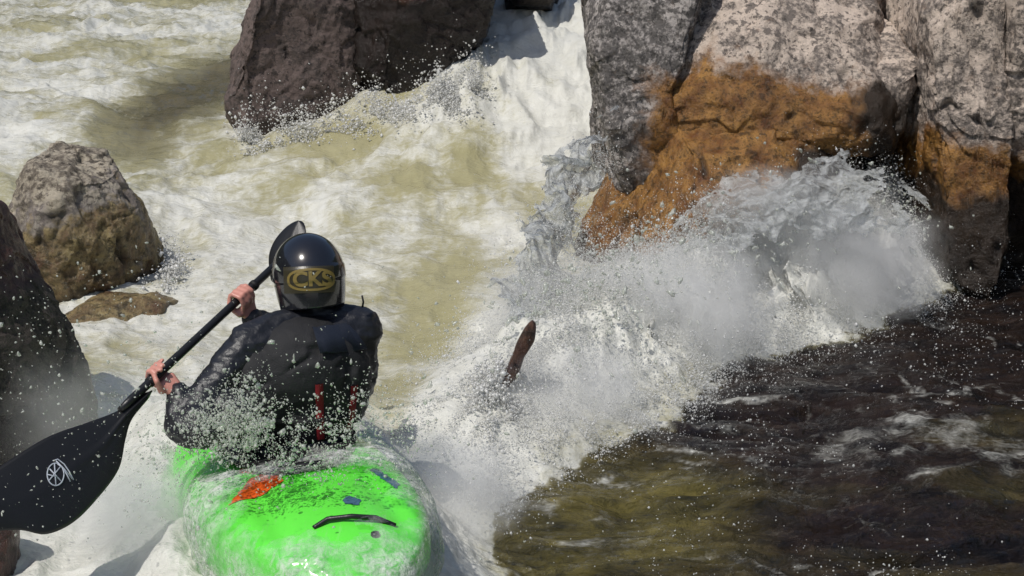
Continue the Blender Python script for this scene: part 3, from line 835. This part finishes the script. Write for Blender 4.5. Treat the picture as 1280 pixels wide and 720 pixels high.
# spray skirt (worn by the person, stretched over the rim)
vs = []
pl = kinv @ V(P0)
for i in range(14):
    f_ = i/13
    for j in range(64):
        a = 2*math.pi*j/64; o_ = rim_pt(a, 1.04, .03)
        top_ = Vector((pl.x+.175*math.cos(a), pl.y+.145*math.sin(a), pl.z+.05))
        p = o_.lerp(top_, f_); p.z = o_.z+(top_.z-o_.z)*f_**1.8+.006*math.sin(9*a)*f_*(1-f_)*4
        vs.append(tuple(kay.matrix_world @ p))
pchild('spray_skirt', fast_mesh('spray_skirt', np.array(vs), grid_faces(14, 64, True)), M_neop)

# paddle --------------------------------------------------------------
pad = empty('paddle', V((HL+HR)/2))
tag(pad, 'black carbon kayak paddle gripped in both hands, big blade at lower left', 'paddle')
pinv = Matrix.Translation(-pad.location)
def padchild(name, me, mat, parent=None):
    o = link(name, me, mat, parent or pad)
    if parent is None: o.matrix_parent_inverse = pinv
    return o
A = HL-SD*.16; B = HR+SD*.26
bm = bmesh.new(); tube(bm, [V(A-SD*.06), V(A), V(HL), V(HR), V(B), V(B+SD*.06)], [.011, .0155, .0155, .0155, .0155, .011], 16)
padchild('shaft', bm_mesh('shaft', bm), M_carb)
def blade(name, px, p0, nrm, spine, mat, curve=.035, side=1):
    nrm = np.array(nrm, float); nrm /= np.linalg.norm(nrm)
    pts = np.array([atplane(u, v, p0, nrm) for u, v in px])
    ax = np.array(atplane(*spine[1], p0, nrm)-atplane(*spine[0], p0, nrm)); L = np.linalg.norm(ax); ax /= L
    bx_ = np.cross(nrm, ax); o0 = atplane(*spine[0], p0, nrm)
    P = np.stack([(pts-o0)@ax, (pts-o0)@bx_], -1)
    lo = P.min(0); hi = P.max(0)
    # rows along the blade, each clipped by the outline
    rows = []; NR, NC = 60, 25
    PP = np.concatenate([P, P[:1]])
    for s in np.linspace(lo[0]+.001, hi[0]-.001, NR):
        xs = []
        for a, b in zip(PP[:-1], PP[1:]):
            if (a[0]-s)*(b[0]-s) <= 0 and abs(a[0]-b[0]) > 1e-9: xs.append(a[1]+(s-a[0])/(b[0]-a[0])*(b[1]-a[1]))
        w0, w1 = min(xs), max(xs)
        for k in range(NC):
            wv = w0+(w1-w0)*k/(NC-1); f_ = (s-lo[0])/(hi[0]-lo[0])
            hgt = -curve*(f_*f_)*1.2-curve*.35*((k/(NC-1)-.5)*2)**2+.006*math.exp(-((k/(NC-1)-.5)/.06)**2)*(1-f_)
            rows.append(o0+ax*s+bx_*wv+nrm*hgt)
    me = fast_mesh(name, np.array(rows), grid_faces(NR, NC)); o = padchild(name, me, mat)
    md = o.modifiers.new('thickness', 'SOLIDIFY'); md.thickness = .006; md.offset = 0
    return o, me, nrm
def smooth_poly(px, n_=6):
    px = np.array(px, float); out = []
    for i in range(len(px)):
        p0, p1, p2, p3 = px[i-1], px[i], px[(i+1) % len(px)], px[(i+2) % len(px)]
        for k in range(n_):
            t = k/n_; out.append(.5*((2*p1)+(-p0+p2)*t+(2*p0-5*p1+4*p2-p3)*t*t+(-p0+3*p1-3*p2+p3)*t**3))
    return out
LBP = smooth_poly([(184, 490), (150, 512), (110, 527), (60, 545), (0, 582), (-40, 612), (-62, 645), (-50, 668), (-10, 660), (30, 658), (62, 664), (95, 650), (125, 620), (150, 585), (158, 548), (166, 522), (188, 494)])
pc = HL-SD*.35
vd = np.array([0, 0, HC])-pc; vd /= np.linalg.norm(vd)
bn = vd-SD*np.dot(vd, SD); bn /= np.linalg.norm(bn)
lb, lbm, lbn = blade('blade', LBP, pc, bn, ((186, 492), (-40, 645)), M_carb)
# round emblem on the lower blade: ring with crossing strokes and a second ring behind it
bpy.context.view_layer.update()
lbb = bvh_of(lbm)
def blade_mark(name, strokes, wid):
    bm = bmesh.new()
    for pts in strokes:
        hh = []
        for u, v in pts:
            h = surf(lbb, u, v, .006)
            if h: hh.append(h[0])
        tube(bm, hh, wid, 6)
    return padchild(name, bm_mesh(name, bm), M_white, lb)
cxm, cym = 69.5, 593
ring1 = [(cxm+11*math.cos(a)*.95, cym+14*math.sin(a)) for a in np.linspace(0, 2*math.pi, 40)]
st = [ring1, [(61, 601), (76, 583)], [(62, 586), (78, 603)], [(68, 579), (70, 607)], [(59, 593), (72, 596)],
      [(66, 576), (72, 574), (80, 580), (87, 590), (92, 600)], [(72, 580), (78, 584), (84, 594), (88, 602)], [(70, 576), (80, 586), (90, 598)]]
mo = blade_mark('emblem', st, .0022)
mo.parent = lb; mo.matrix_parent_inverse = lb.matrix_world.inverted()
UBP = smooth_poly([(336, 342), (334, 318), (340, 298), (352, 281), (364, 273), (372, 276), (377, 290), (380, 315), (374, 345), (352, 356), (340, 352)])
pu = HR+SD*.46
vd = np.array([0, 0, HC])-pu; vd /= np.linalg.norm(vd)
un = vd*.75+np.array([-.5, 0, .25]); un /= np.linalg.norm(un)
blade('blade', UBP, pu, un, ((344, 352), (368, 274)), M_carb, .03)
# rubber grip rings on the shaft
for P_ in (HL-SD*.06, HR+SD*.07):
    bm = bmesh.new(); tube(bm, [V(P_), V(P_+SD*.018)], .020, 16); padchild('drip_ring', bm_mesh('drip_ring', bm), M_neop)

# ------------------------------------------------------------------ spray
_oct = np.array([[1,0,0],[-1,0,0],[0,1,0],[0,-1,0],[0,0,1],[0,0,-1]], float)
_of = np.array([[0,2,4],[2,1,4],[1,3,4],[3,0,4],[2,0,5],[1,2,5],[3,1,5],[0,3,5]])
def droplets(name, P, r, mat, label, hi=False, vel=None):
    P = np.asarray(P); n_ = len(P); r = np.broadcast_to(r, (n_,))
    if hi:
        bm = bmesh.new(); bmesh.ops.create_icosphere(bm, subdivisions=(1 if n_ > 6000 else 2), radius=1)
        bv = np.array([v.co[:] for v in bm.verts]); bf = np.array([[v.index for v in f.verts] for f in bm.faces]); bm.free()
    else: bv, bf = _oct, _of
    st = rng.normal(size=(n_, 3)); st /= np.linalg.norm(st, axis=1)[:, None]
    k = rng.uniform(0, .9, n_)
    if vel is not None:
        st = vel/(np.linalg.norm(vel, axis=1)[:, None]+1e-6); k = np.clip(np.linalg.norm(vel, axis=1)*rng.uniform(.1, .9, n_), 0, 1.9)
    v = bv[None]*r[:, None, None]
    pr = (v*st[:, None, :]).sum(-1)
    v = v+pr[..., None]*st[:, None, :]*k[:, None, None]
    if hi:
        v = v*(1+1.0*fbm((bv[None, :, 0]*1.1+np.arange(n_)[:, None]*3.7), bv[None, :, 1]*1.1+np.zeros((n_, 1)), bv[None, :, 2]*1.1+np.zeros((n_, 1)), 2))[..., None]
    v = (v+P[:, None, :]).reshape(-1, 3)
    f = (bf[None]+np.arange(n_)[:, None, None]*len(bv)).reshape(-1, 3)
    o = link(name, fast_mesh(name, v, f), mat)
    return tag(o, label, 'spray', kind='stuff')
t = NT('spray_droplets')
d1 = t.n('ShaderNodeBsdfDiffuse'); d1.inputs[0].default_value = (.93, .93, .91, 1)
tr = t.n('ShaderNodeBsdfTranslucent'); tr.inputs[0].default_value = (.9, .9, .88, 1)
gl = t.n('ShaderNodeBsdfGlossy'); gl.inputs[1].default_value = .25
m1 = t.n('ShaderNodeMixShader'); m1.inputs[0].default_value = .45; t.l(d1.outputs[0], m1.inputs[1]); t.l(tr.outputs[0], m1.inputs[2])
m2 = t.n('ShaderNodeMixShader'); m2.inputs[0].default_value = .15; t.l(m1.outputs[0], m2.inputs[1]); t.l(gl.outputs[0], m2.inputs[2])
M_drop = t.done(m2.outputs[0])
t = NT('clear_drops')
d1 = t.n('ShaderNodeBsdfDiffuse'); d1.inputs[0].default_value = (.66, .69, .60, 1)
tr = t.n('ShaderNodeBsdfTransparent'); gl = t.n('ShaderNodeBsdfGlossy'); gl.inputs[1].default_value = .12
m1 = t.n('ShaderNodeMixShader'); m1.inputs[0].default_value = .35; t.l(d1.outputs[0], m1.inputs[1]); t.l(tr.outputs[0], m1.inputs[2]); m1.inputs[0].default_value = .5
m2 = t.n('ShaderNodeMixShader'); m2.inputs[0].default_value = .16; t.l(m1.outputs[0], m2.inputs[1]); t.l(gl.outputs[0], m2.inputs[2])
M_drop2 = t.done(m2.outputs[0])
def lognorm(n_, med, sig, mx): return np.minimum(med*np.exp(rng.normal(size=n_)*sig), mx)
# 1. the big splash off the boulder
NS = 420000
seg = rng.uniform(0, 1, NS)**.85*(len(RIDGE)-1.001); i0 = seg.astype(int); tt = seg-i0
RA = np.array(RIDGE); base = RA[i0]*(1-tt)[:, None]+RA[i0+1]*tt[:, None]
px_ = base[:, 0]+rng.normal(size=NS)*base[:, 3]*.60; py_ = base[:, 1]+.10+rng.normal(size=NS)*base[:, 3]*.60
hz = water(px_, py_, False)
up = rng.exponential(.105, NS)*(base[:, 2]/.4)**.8
pz_ = hz+up-.01
fd = np.array([-.55, -.62, -.56]); e1 = np.cross(fd, [0, 0, 1]); e1 /= np.linalg.norm(e1); e2 = np.cross(fd, e1)
Q = np.stack([px_, py_, pz_], -1); qa, qb, qc = Q@fd, Q@e1, Q@e2
nz = .8*fbm(qa*1.6, qb*3.2, qc*3.2, 3)+.7*fbm(qa*4, qb*13, qc*13, 3)
keep = (nz > -.05+up*.75) & (up < .62)
P = np.stack([px_, py_, pz_], -1)[keep]
droplets('splash_spray', P, lognorm(len(P), .0013, .6, .010), M_drop, 'white spray bursting off the water pouring over the orange slab')
# 2. curtain left of the slab
n_ = 40000
a = rng.uniform(0, 1, n_)[:, None]; b = (rng.uniform(0, 1, n_)**1.2)[:, None]
P = (at(765, 150, 9.0)*(1-a)+at(640, 330, 7.7)*a)*(1-b)+(at(735, 340, 8.4)*(1-a)+at(655, 450, 7.3)*a)*b+rng.normal(size=(n_, 3))*np.array([.07, .12, .07])
nz = fbm(P[:, 0]*4, P[:, 1]*4, P[:, 2]*4, 3)+.3*fbm(P[:, 0]*14, P[:, 1]*14, P[:, 2]*14, 2)
P = P[nz > .12]
droplets('curtain_spray', P, lognorm(len(P), .0013, .6, .008), M_drop, 'thin grey spray thrown up left of the orange slab')
# sheets of clear broken water
t = NT('thin_clear_water')
geo = t.coord()
trn = t.n('ShaderNodeBsdfRefraction'); trn.inputs['Color'].default_value = (.93, .95, .95, 1); trn.inputs['IOR'].default_value = 1.18; trn.inputs['Roughness'].default_value = .06
glo = t.n('ShaderNodeBsdfGlossy'); glo.inputs[1].default_value = .08
dif = t.n('ShaderNodeBsdfDiffuse'); dif.inputs[0].default_value = (.80, .82, .82, 1)
tl = t.n('ShaderNodeBsdfTranslucent'); tl.inputs[0].default_value = (.8, .82, .82, 1)
nb = t.bump(t.noise(15, 6, .62, 1.0), .7, .05)
t.l(nb, trn.inputs['Normal']); t.l(nb, glo.inputs['Normal']); t.l(nb, dif.inputs['Normal'])
fz = t.n('ShaderNodeLayerWeight'); fz.inputs[0].default_value = .35; t.l(nb, fz.inputs['Normal'])
ma = t.n('ShaderNodeMixShader'); t.l(t.math('MULTIPLY', fz.outputs['Fresnel'], .5, True), ma.inputs[0]); t.l(trn.outputs[0], ma.inputs[1]); t.l(glo.outputs[0], ma.inputs[2])
mb = t.n('ShaderNodeMixShader'); mb.inputs[0].default_value = .4; t.l(dif.outputs[0], mb.inputs[1]); t.l(tl.outputs[0], mb.inputs[2])
fo_ = t.ramp(t.noise(13, 8, .72, .6), [(.42, .14), (.64, .80)])
mc = t.n('ShaderNodeMixShader'); t.l(fo_, mc.inputs[0]); t.l(ma.outputs[0], mc.inputs[1]); t.l(mb.outputs[0], mc.inputs[2])
M_clear = t.done(mc.outputs[0])
def sheet(name, c0, c1, label, amp=.10, nu=200, nv=160, seed=0, hole=.25, bulge=.15):
    c0 = np.array(c0); c1 = np.array(c1)
    def curve(c, u_):
        k = np.linspace(0, 1, len(c)); return np.stack([np.interp(u_, k, c[:, i]) for i in range(3)], -1)
    u_ = np.linspace(0, 1, nu); v_ = np.linspace(0, 1, nv)
    A_ = curve(c0, u_)[:, None]; B_ = curve(c1, u_)[:, None]; vv = v_[None, :, None]
    G = A_*(1-vv)+B_*vv+np.array([0, -1, .25])*bulge*np.sin(math.pi*vv)
    f_ = G.reshape(-1, 3); o = seed*5.1
    dn = np.stack([fbm(f_[:, 0]*3.5+o, f_[:, 1]*3.5, f_[:, 2]*3.5, 4)*amp, fbm(f_[:, 0]*3.5+9+o, f_[:, 1]*3.5, f_[:, 2]*3.5, 4)*amp*1.3, fbm(f_[:, 0]*3.5+21+o, f_[:, 1]*3.5, f_[:, 2]*3.5, 4)*amp], -1)
    f_ = f_+dn
    UU, VV = np.meshgrid(u_, v_, indexing='ij')
    edge = np.minimum(np.minimum(UU, 1-UU), np.minimum(VV, 1-VV)).ravel()
    msk = hole+.9*fbm(f_[:, 0]*6+o, f_[:, 1]*6, f_[:, 2]*6, 5, .62)+np.minimum(edge*3.2, .8)-.55
    fc = grid_faces(nu, nv); fc = fc[(msk[fc] > 0).all(1)]
    o_ = link(name, fast_mesh(name, f_, fc), M_clear); return tag(o_, label, 'water', kind='stuff')
sheet('water_curtain', [at(775, 140, 9.0), at(705, 165, 8.8), at(648, 240, 8.3), at(625, 330, 7.7), at(635, 420, 7.2)], [at(765, 215, 8.7), at(735, 290, 8.4), at(722, 340, 8.1), at(710, 390, 7.8), at(695, 440, 7.4)],
      'ragged clear sheet of water arching off the left side of the orange slab', .15, seed=1, hole=.26)
sheet('water_curtain', [at(850, 285, 8.6), at(890, 215, 8.6), at(960, 215, 8.7), at(1040, 185, 8.75), at(1130, 215, 8.7)], [at(780, 360, 8.1), at(880, 330, 8.0), at(960, 310, 8.0), at(1060, 300, 8.1), at(1180, 300, 8.2)],
      'thin broken water sliding down the foot of the orange slab', .10, seed=2, hole=.22)
foot = np.array([atz(u, v, .02)[:2] for u, v in [(600, 640), (655, 585), (735, 548), (815, 528), (870, 492), (905, 452), (985, 428), (1090, 402), (1180, 372), (1200, 310)]])
n_ = 60000; q_ = rng.uniform(0, len(foot)-1.001, n_); i0 = q_.astype(int); tt = (q_-i0)[:, None]
P = foot[i0]*(1-tt)+foot[i0+1]*tt+rng.normal(size=(n_, 2))*.085+np.array([-.03, .08])
z = water(P[:, 0], P[:, 1], False)+rng.exponential(.035, n_)
nz = fbm(P[:, 0]*5, P[:, 1]*5, z*5, 4)
P = np.column_stack([P, z])[nz > -.02]
droplets('edge_spray', P, lognorm(len(P), .0016, .55, .008), M_drop, 'white spray along the ragged front edge of the foam')
for ln_, nn, hh, lab in (([(300, 172, 11.7), (345, 163, 11.6), (440, 137, 11.6), (510, 118, 11.5), (570, 88, 11.5), (605, 55, 11.6)], 22000, .07, 'foam spray leaping up along the foot of the dark far boulder'),
                         ([(602, 512, 6.45), (618, 506, 6.45), (636, 492, 6.45)], 5000, .035, 'spray breaking round the base of the brown shard'),
                         ([(195, 330, 8.6), (215, 300, 8.9), (200, 265, 9.3)], 3000, .04, 'spray curling off the right side of the pale boulder')):
    cc = np.array([at(*q) for q in ln_]); q_ = rng.uniform(0, len(cc)-1.001, nn); i0 = q_.astype(int); tt = (q_-i0)[:, None]
    P = cc[i0]*(1-tt)+cc[i0+1]*tt+rng.normal(size=(nn, 3))*np.array([.05, .12, .01])
    P[:, 2] = np.maximum(water(P[:, 0], P[:, 1], False), 0)+rng.exponential(hh, nn)
    nz = fbm(P[:, 0]*6, P[:, 1]*6, P[:, 2]*4, 4)
    P = P[(nz > .0)]
    droplets('rock_spray', P, lognorm(len(P), .0034, .6, .016), M_drop, lab)
# thrown ropes and lumps of water
n_ = 4000
q_ = rng.uniform(1, len(RIDGE)-1.001, n_); i0 = q_.astype(int); tt = (q_-i0)[:, None]
b0 = RA[i0]*(1-tt)+RA[i0+1]*tt
pz0 = np.column_stack([b0[:, 0]+rng.normal(size=n_)*.12, b0[:, 1]+rng.normal(size=n_)*.14, b0[:, 2]*1.0])
vel = np.column_stack([rng.normal(-.25, .8, n_), rng.normal(-.5, .6, n_), np.abs(rng.normal(1.5, .75, n_))])
tm_ = rng.uniform(.03, .38, n_)[:, None]
P = pz0+vel*tm_+np.array([0, 0, -4.9])*tm_**2; Vv = vel+np.array([0, 0, -9.8])*tm_
nz = fbm(P[:, 0]*3, P[:, 1]*3, P[:, 2]*3, 3)
kp = (nz > -.1) & (P[:, 2] > .05)
droplets('thrown_water', P[kp], lognorm(int(kp.sum()), .0042, .55, .013), M_drop2, 'lumps and ropes of clear water thrown up by the pour over', hi=True, vel=Vv[kp])
def mist(name, c, r, dens, label, rot=0, ns=3.0, cut=.42):
    bm = bmesh.new(); bmesh.ops.create_icosphere(bm, subdivisions=3, radius=1)
    t = NT(name); tc = t.n('ShaderNodeTexCoord').outputs['Object']
    ln = t.n('ShaderNodeVectorMath', operation='LENGTH'); t.l(tc, ln.inputs[0])
    fall = t.math('SUBTRACT', 1.0, ln.outputs['Value'], True)
    big_ = t.math('MULTIPLY', t.math('SUBTRACT', t.noise(ns*.55, 3, .6, 1.0), cut+.05), 2.0)
    sml_ = t.math('MULTIPLY', t.math('SUBTRACT', t.noise(ns*2.2, 5, .68, .8), .5), 1.6)
    d_ = t.math('ADD', t.math('SUBTRACT', t.math('MULTIPLY', fall, 1.7), .28), t.math('ADD', big_, sml_), True)
    d_ = t.math('MULTIPLY', t.math('MULTIPLY', d_, t.math('MULTIPLY', fall, 3.0, True)), dens*.30)
    vs_ = t.n('ShaderNodeVolumeScatter'); vs_.inputs['Color'].default_value = (.995, .99, .97, 1); vs_.inputs['Anisotropy'].default_value = -.05
    t.l(d_, vs_.inputs['Density']); t.l(vs_.outputs[0], t.out.inputs['Volume'])
    o_ = link(name, bm_mesh(name, bm), t.m); o_.location = V(c); o_.scale = r; o_.rotation_euler = (0, 0, rot)
    return tag(o_, label, 'mist', kind='stuff')
mist('spray_mist', at(672, 375, 7.8), (.34, .7, .42), 6, 'veil of fine spray left of the orange slab', R(-30), 4)
mist('spray_mist', at(850, 385, 7.7), (.72, .65, .44), 15, 'white mist hanging over the middle of the pour over', R(20), 4)
mist('spray_mist', at(1060, 325, 8.3), (.72, .55, .46), 13, 'white mist at the right end of the pour over', R(10), 4)
mist('spray_mist', at(960, 270, 8.35), (.55, .4, .40), 7, 'thin mist drifting up the orange slab', R(10), 5, .47)
mist('spray_mist', at(690, 500, 6.7), (.75, .6, .36), 14, 'low white mist over the foam beside the kayak', R(35), 4)
mist('shadow_fill_mist', at(560, 610, 5.6), (.40, .5, .27), 11, 'added white mist softening the shadow along the right side of the kayak', R(21), 4)  # added to scatter light over the kayak's shadow on the foam
mist('shadow_fill_mist', at(170, 640, 5.0), (.36, .45, .26), 12, 'added white mist softening the shadow along the left side of the kayak', R(21), 4)  # added to hide the shadow below the paddle blade
mist('spray_mist', at(110, 520, 5.4), (.45, .5, .36), 1.8, 'thin spray haze in front of the black rock', 0)
# 3. drops flung over the dark pool
n_ = 34000
x = rng.uniform(-.3, 3.6, n_); y = rng.uniform(4.0, 9.2, n_); z = rng.exponential(.14, n_)+.02
nz = .8*fbm(x*1.6, y*1.6, z*2, 3)+.6*fbm(x*7, y*5, z*7, 3)
k_ = (nz > .12+.25*sstep(0, 1.6, -poly_sd(x, y, DARK))); P = np.stack([x, y, z], -1)[k_]
droplets('pool_spray', P, lognorm(len(P), .0016, .55, .006), M_drop, 'bright drops flying over the dark pool at right')
# 4. drops round the paddler and in front of the black rock
n_ = 34000
P = np.array([at(u, v, Y) for u, v, Y in zip(rng.normal(335, 88, n_), rng.normal(540, 36, n_), rng.uniform(4.5, 5.05, n_))])
nz = .7*fbm(P[:, 0]*5, P[:, 1]*3, P[:, 2]*5, 3)+.8*fbm(P[:, 0]*19, P[:, 1]*9, P[:, 2]*19, 3); P1 = P[nz > .20]
n_ = 2200
P = np.array([at(u, v, Y) for u, v, Y in zip(rng.uniform(-30, 260, n_), 720-rng.beta(2, 2.2, n_)*420, rng.uniform(4.0, 5.9, n_))])
nz = fbm(P[:, 0]*4, P[:, 1]*4, P[:, 2]*4, 3); P2 = P[nz > -.05]
n_ = 500
P3 = np.array([at(u, v, Y) for u, v, Y in zip(rng.uniform(180, 700, n_), rng.uniform(300, 700, n_), rng.uniform(4.3, 5.9, n_))])
P = np.concatenate([P1, P2, P3])
droplets('paddle_spray', P, lognorm(len(P), .0013, .65, .0085), M_drop2, 'lumps and drops of spray thrown up round the paddler', hi=True, vel=rng.normal(size=(len(P), 3))*np.array([.7, .6, .8]))

# water washing over the stern deck
t = NT('washing_water')
trn = t.n('ShaderNodeBsdfTransparent'); dif = t.n('ShaderNodeBsdfDiffuse'); dif.inputs[0].default_value = (.72, .74, .70, 1)
fo_ = t.math('MULTIPLY', t.ramp(t.noise(26, 8, .72, .8), [(.36, .05), (.62, .9)]), t.attr('cover'), True)
t.l(t.bump(t.noise(60, 4), .8, .02), dif.inputs['Normal'])
gl_ = t.n('ShaderNodeBsdfGlossy'); gl_.inputs[1].default_value = .12
mg = t.n('ShaderNodeMixShader'); mg.inputs[0].default_value = .08; t.l(trn.outputs[0], mg.inputs[1]); t.l(gl_.outputs[0], mg.inputs[2])
mc = t.n('ShaderNodeMixShader'); t.l(fo_, mc.inputs[0]); t.l(mg.outputs[0], mc.inputs[1]); t.l(dif.outputs[0], mc.inputs[2])
M_wash = t.done(mc.outputs[0])
NT2, NA2 = 260, 220
hw = np.array([hull_point(t_, 2*math.pi*j/NA2) for t_ in np.linspace(-.999, .1, NT2) for j in range(NA2)])
ff_ = outward(hw, grid_faces(NT2, NA2, True)); nn_ = vnormals(hw, ff_)
Xk, Yk, Zk = hw.T
nzz = fbm(Xk*7, Yk*7, Zk*7, 5, .6)
cov = (.85+.5*sstep(-.1, .2, Xk))*np.exp(-((Yk+.30)/.09)**2)+1.3*sstep(.12, -.02, Zk)+.9*sstep(-.86, -1.06, Yk+.25*Xk)+.75*sstep(.14, .30, Xk)+.70*sstep(-.18, -.33, Xk)
cvr = np.clip(cov+.8*nzz-.15, 0, 1)
hw = hw+nn_*(.022+.016*nzz+.02*np.clip(cov, 0, 1))[:, None]
M4 = np.array(kay.matrix_world); hw = hw@M4[:3, :3].T+M4[:3, 3]
fk = ff_[(cvr[ff_] > .08).all(1)]
tag(link('wash_water', fast_mesh('wash_water', hw, fk, True, {'cover': cvr}), M_wash), 'thin grey water washing across the green stern deck', 'water', kind='stuff')

# ------------------------------------------------------------------ render settings
sc.view_settings.view_transform = 'Standard'; sc.view_settings.look = 'None'; sc.view_settings.exposure = 0; sc.view_settings.gamma = 1
sc.render.engine = 'CYCLES'
sc.cycles.use_denoising = True; sc.cycles.denoiser = 'OPENIMAGEDENOISE'; sc.cycles.denoising_input_passes = 'RGB_ALBEDO_NORMAL'; sc.cycles.sample_clamp_direct = 4; sc.cycles.sample_clamp_indirect = 2
sc.cycles.volume_bounces = 4; sc.cycles.volume_step_rate = 2.0; sc.cycles.volume_max_steps = 64; sc.cycles.max_bounces = 8; sc.cycles.transparent_max_bounces = 24
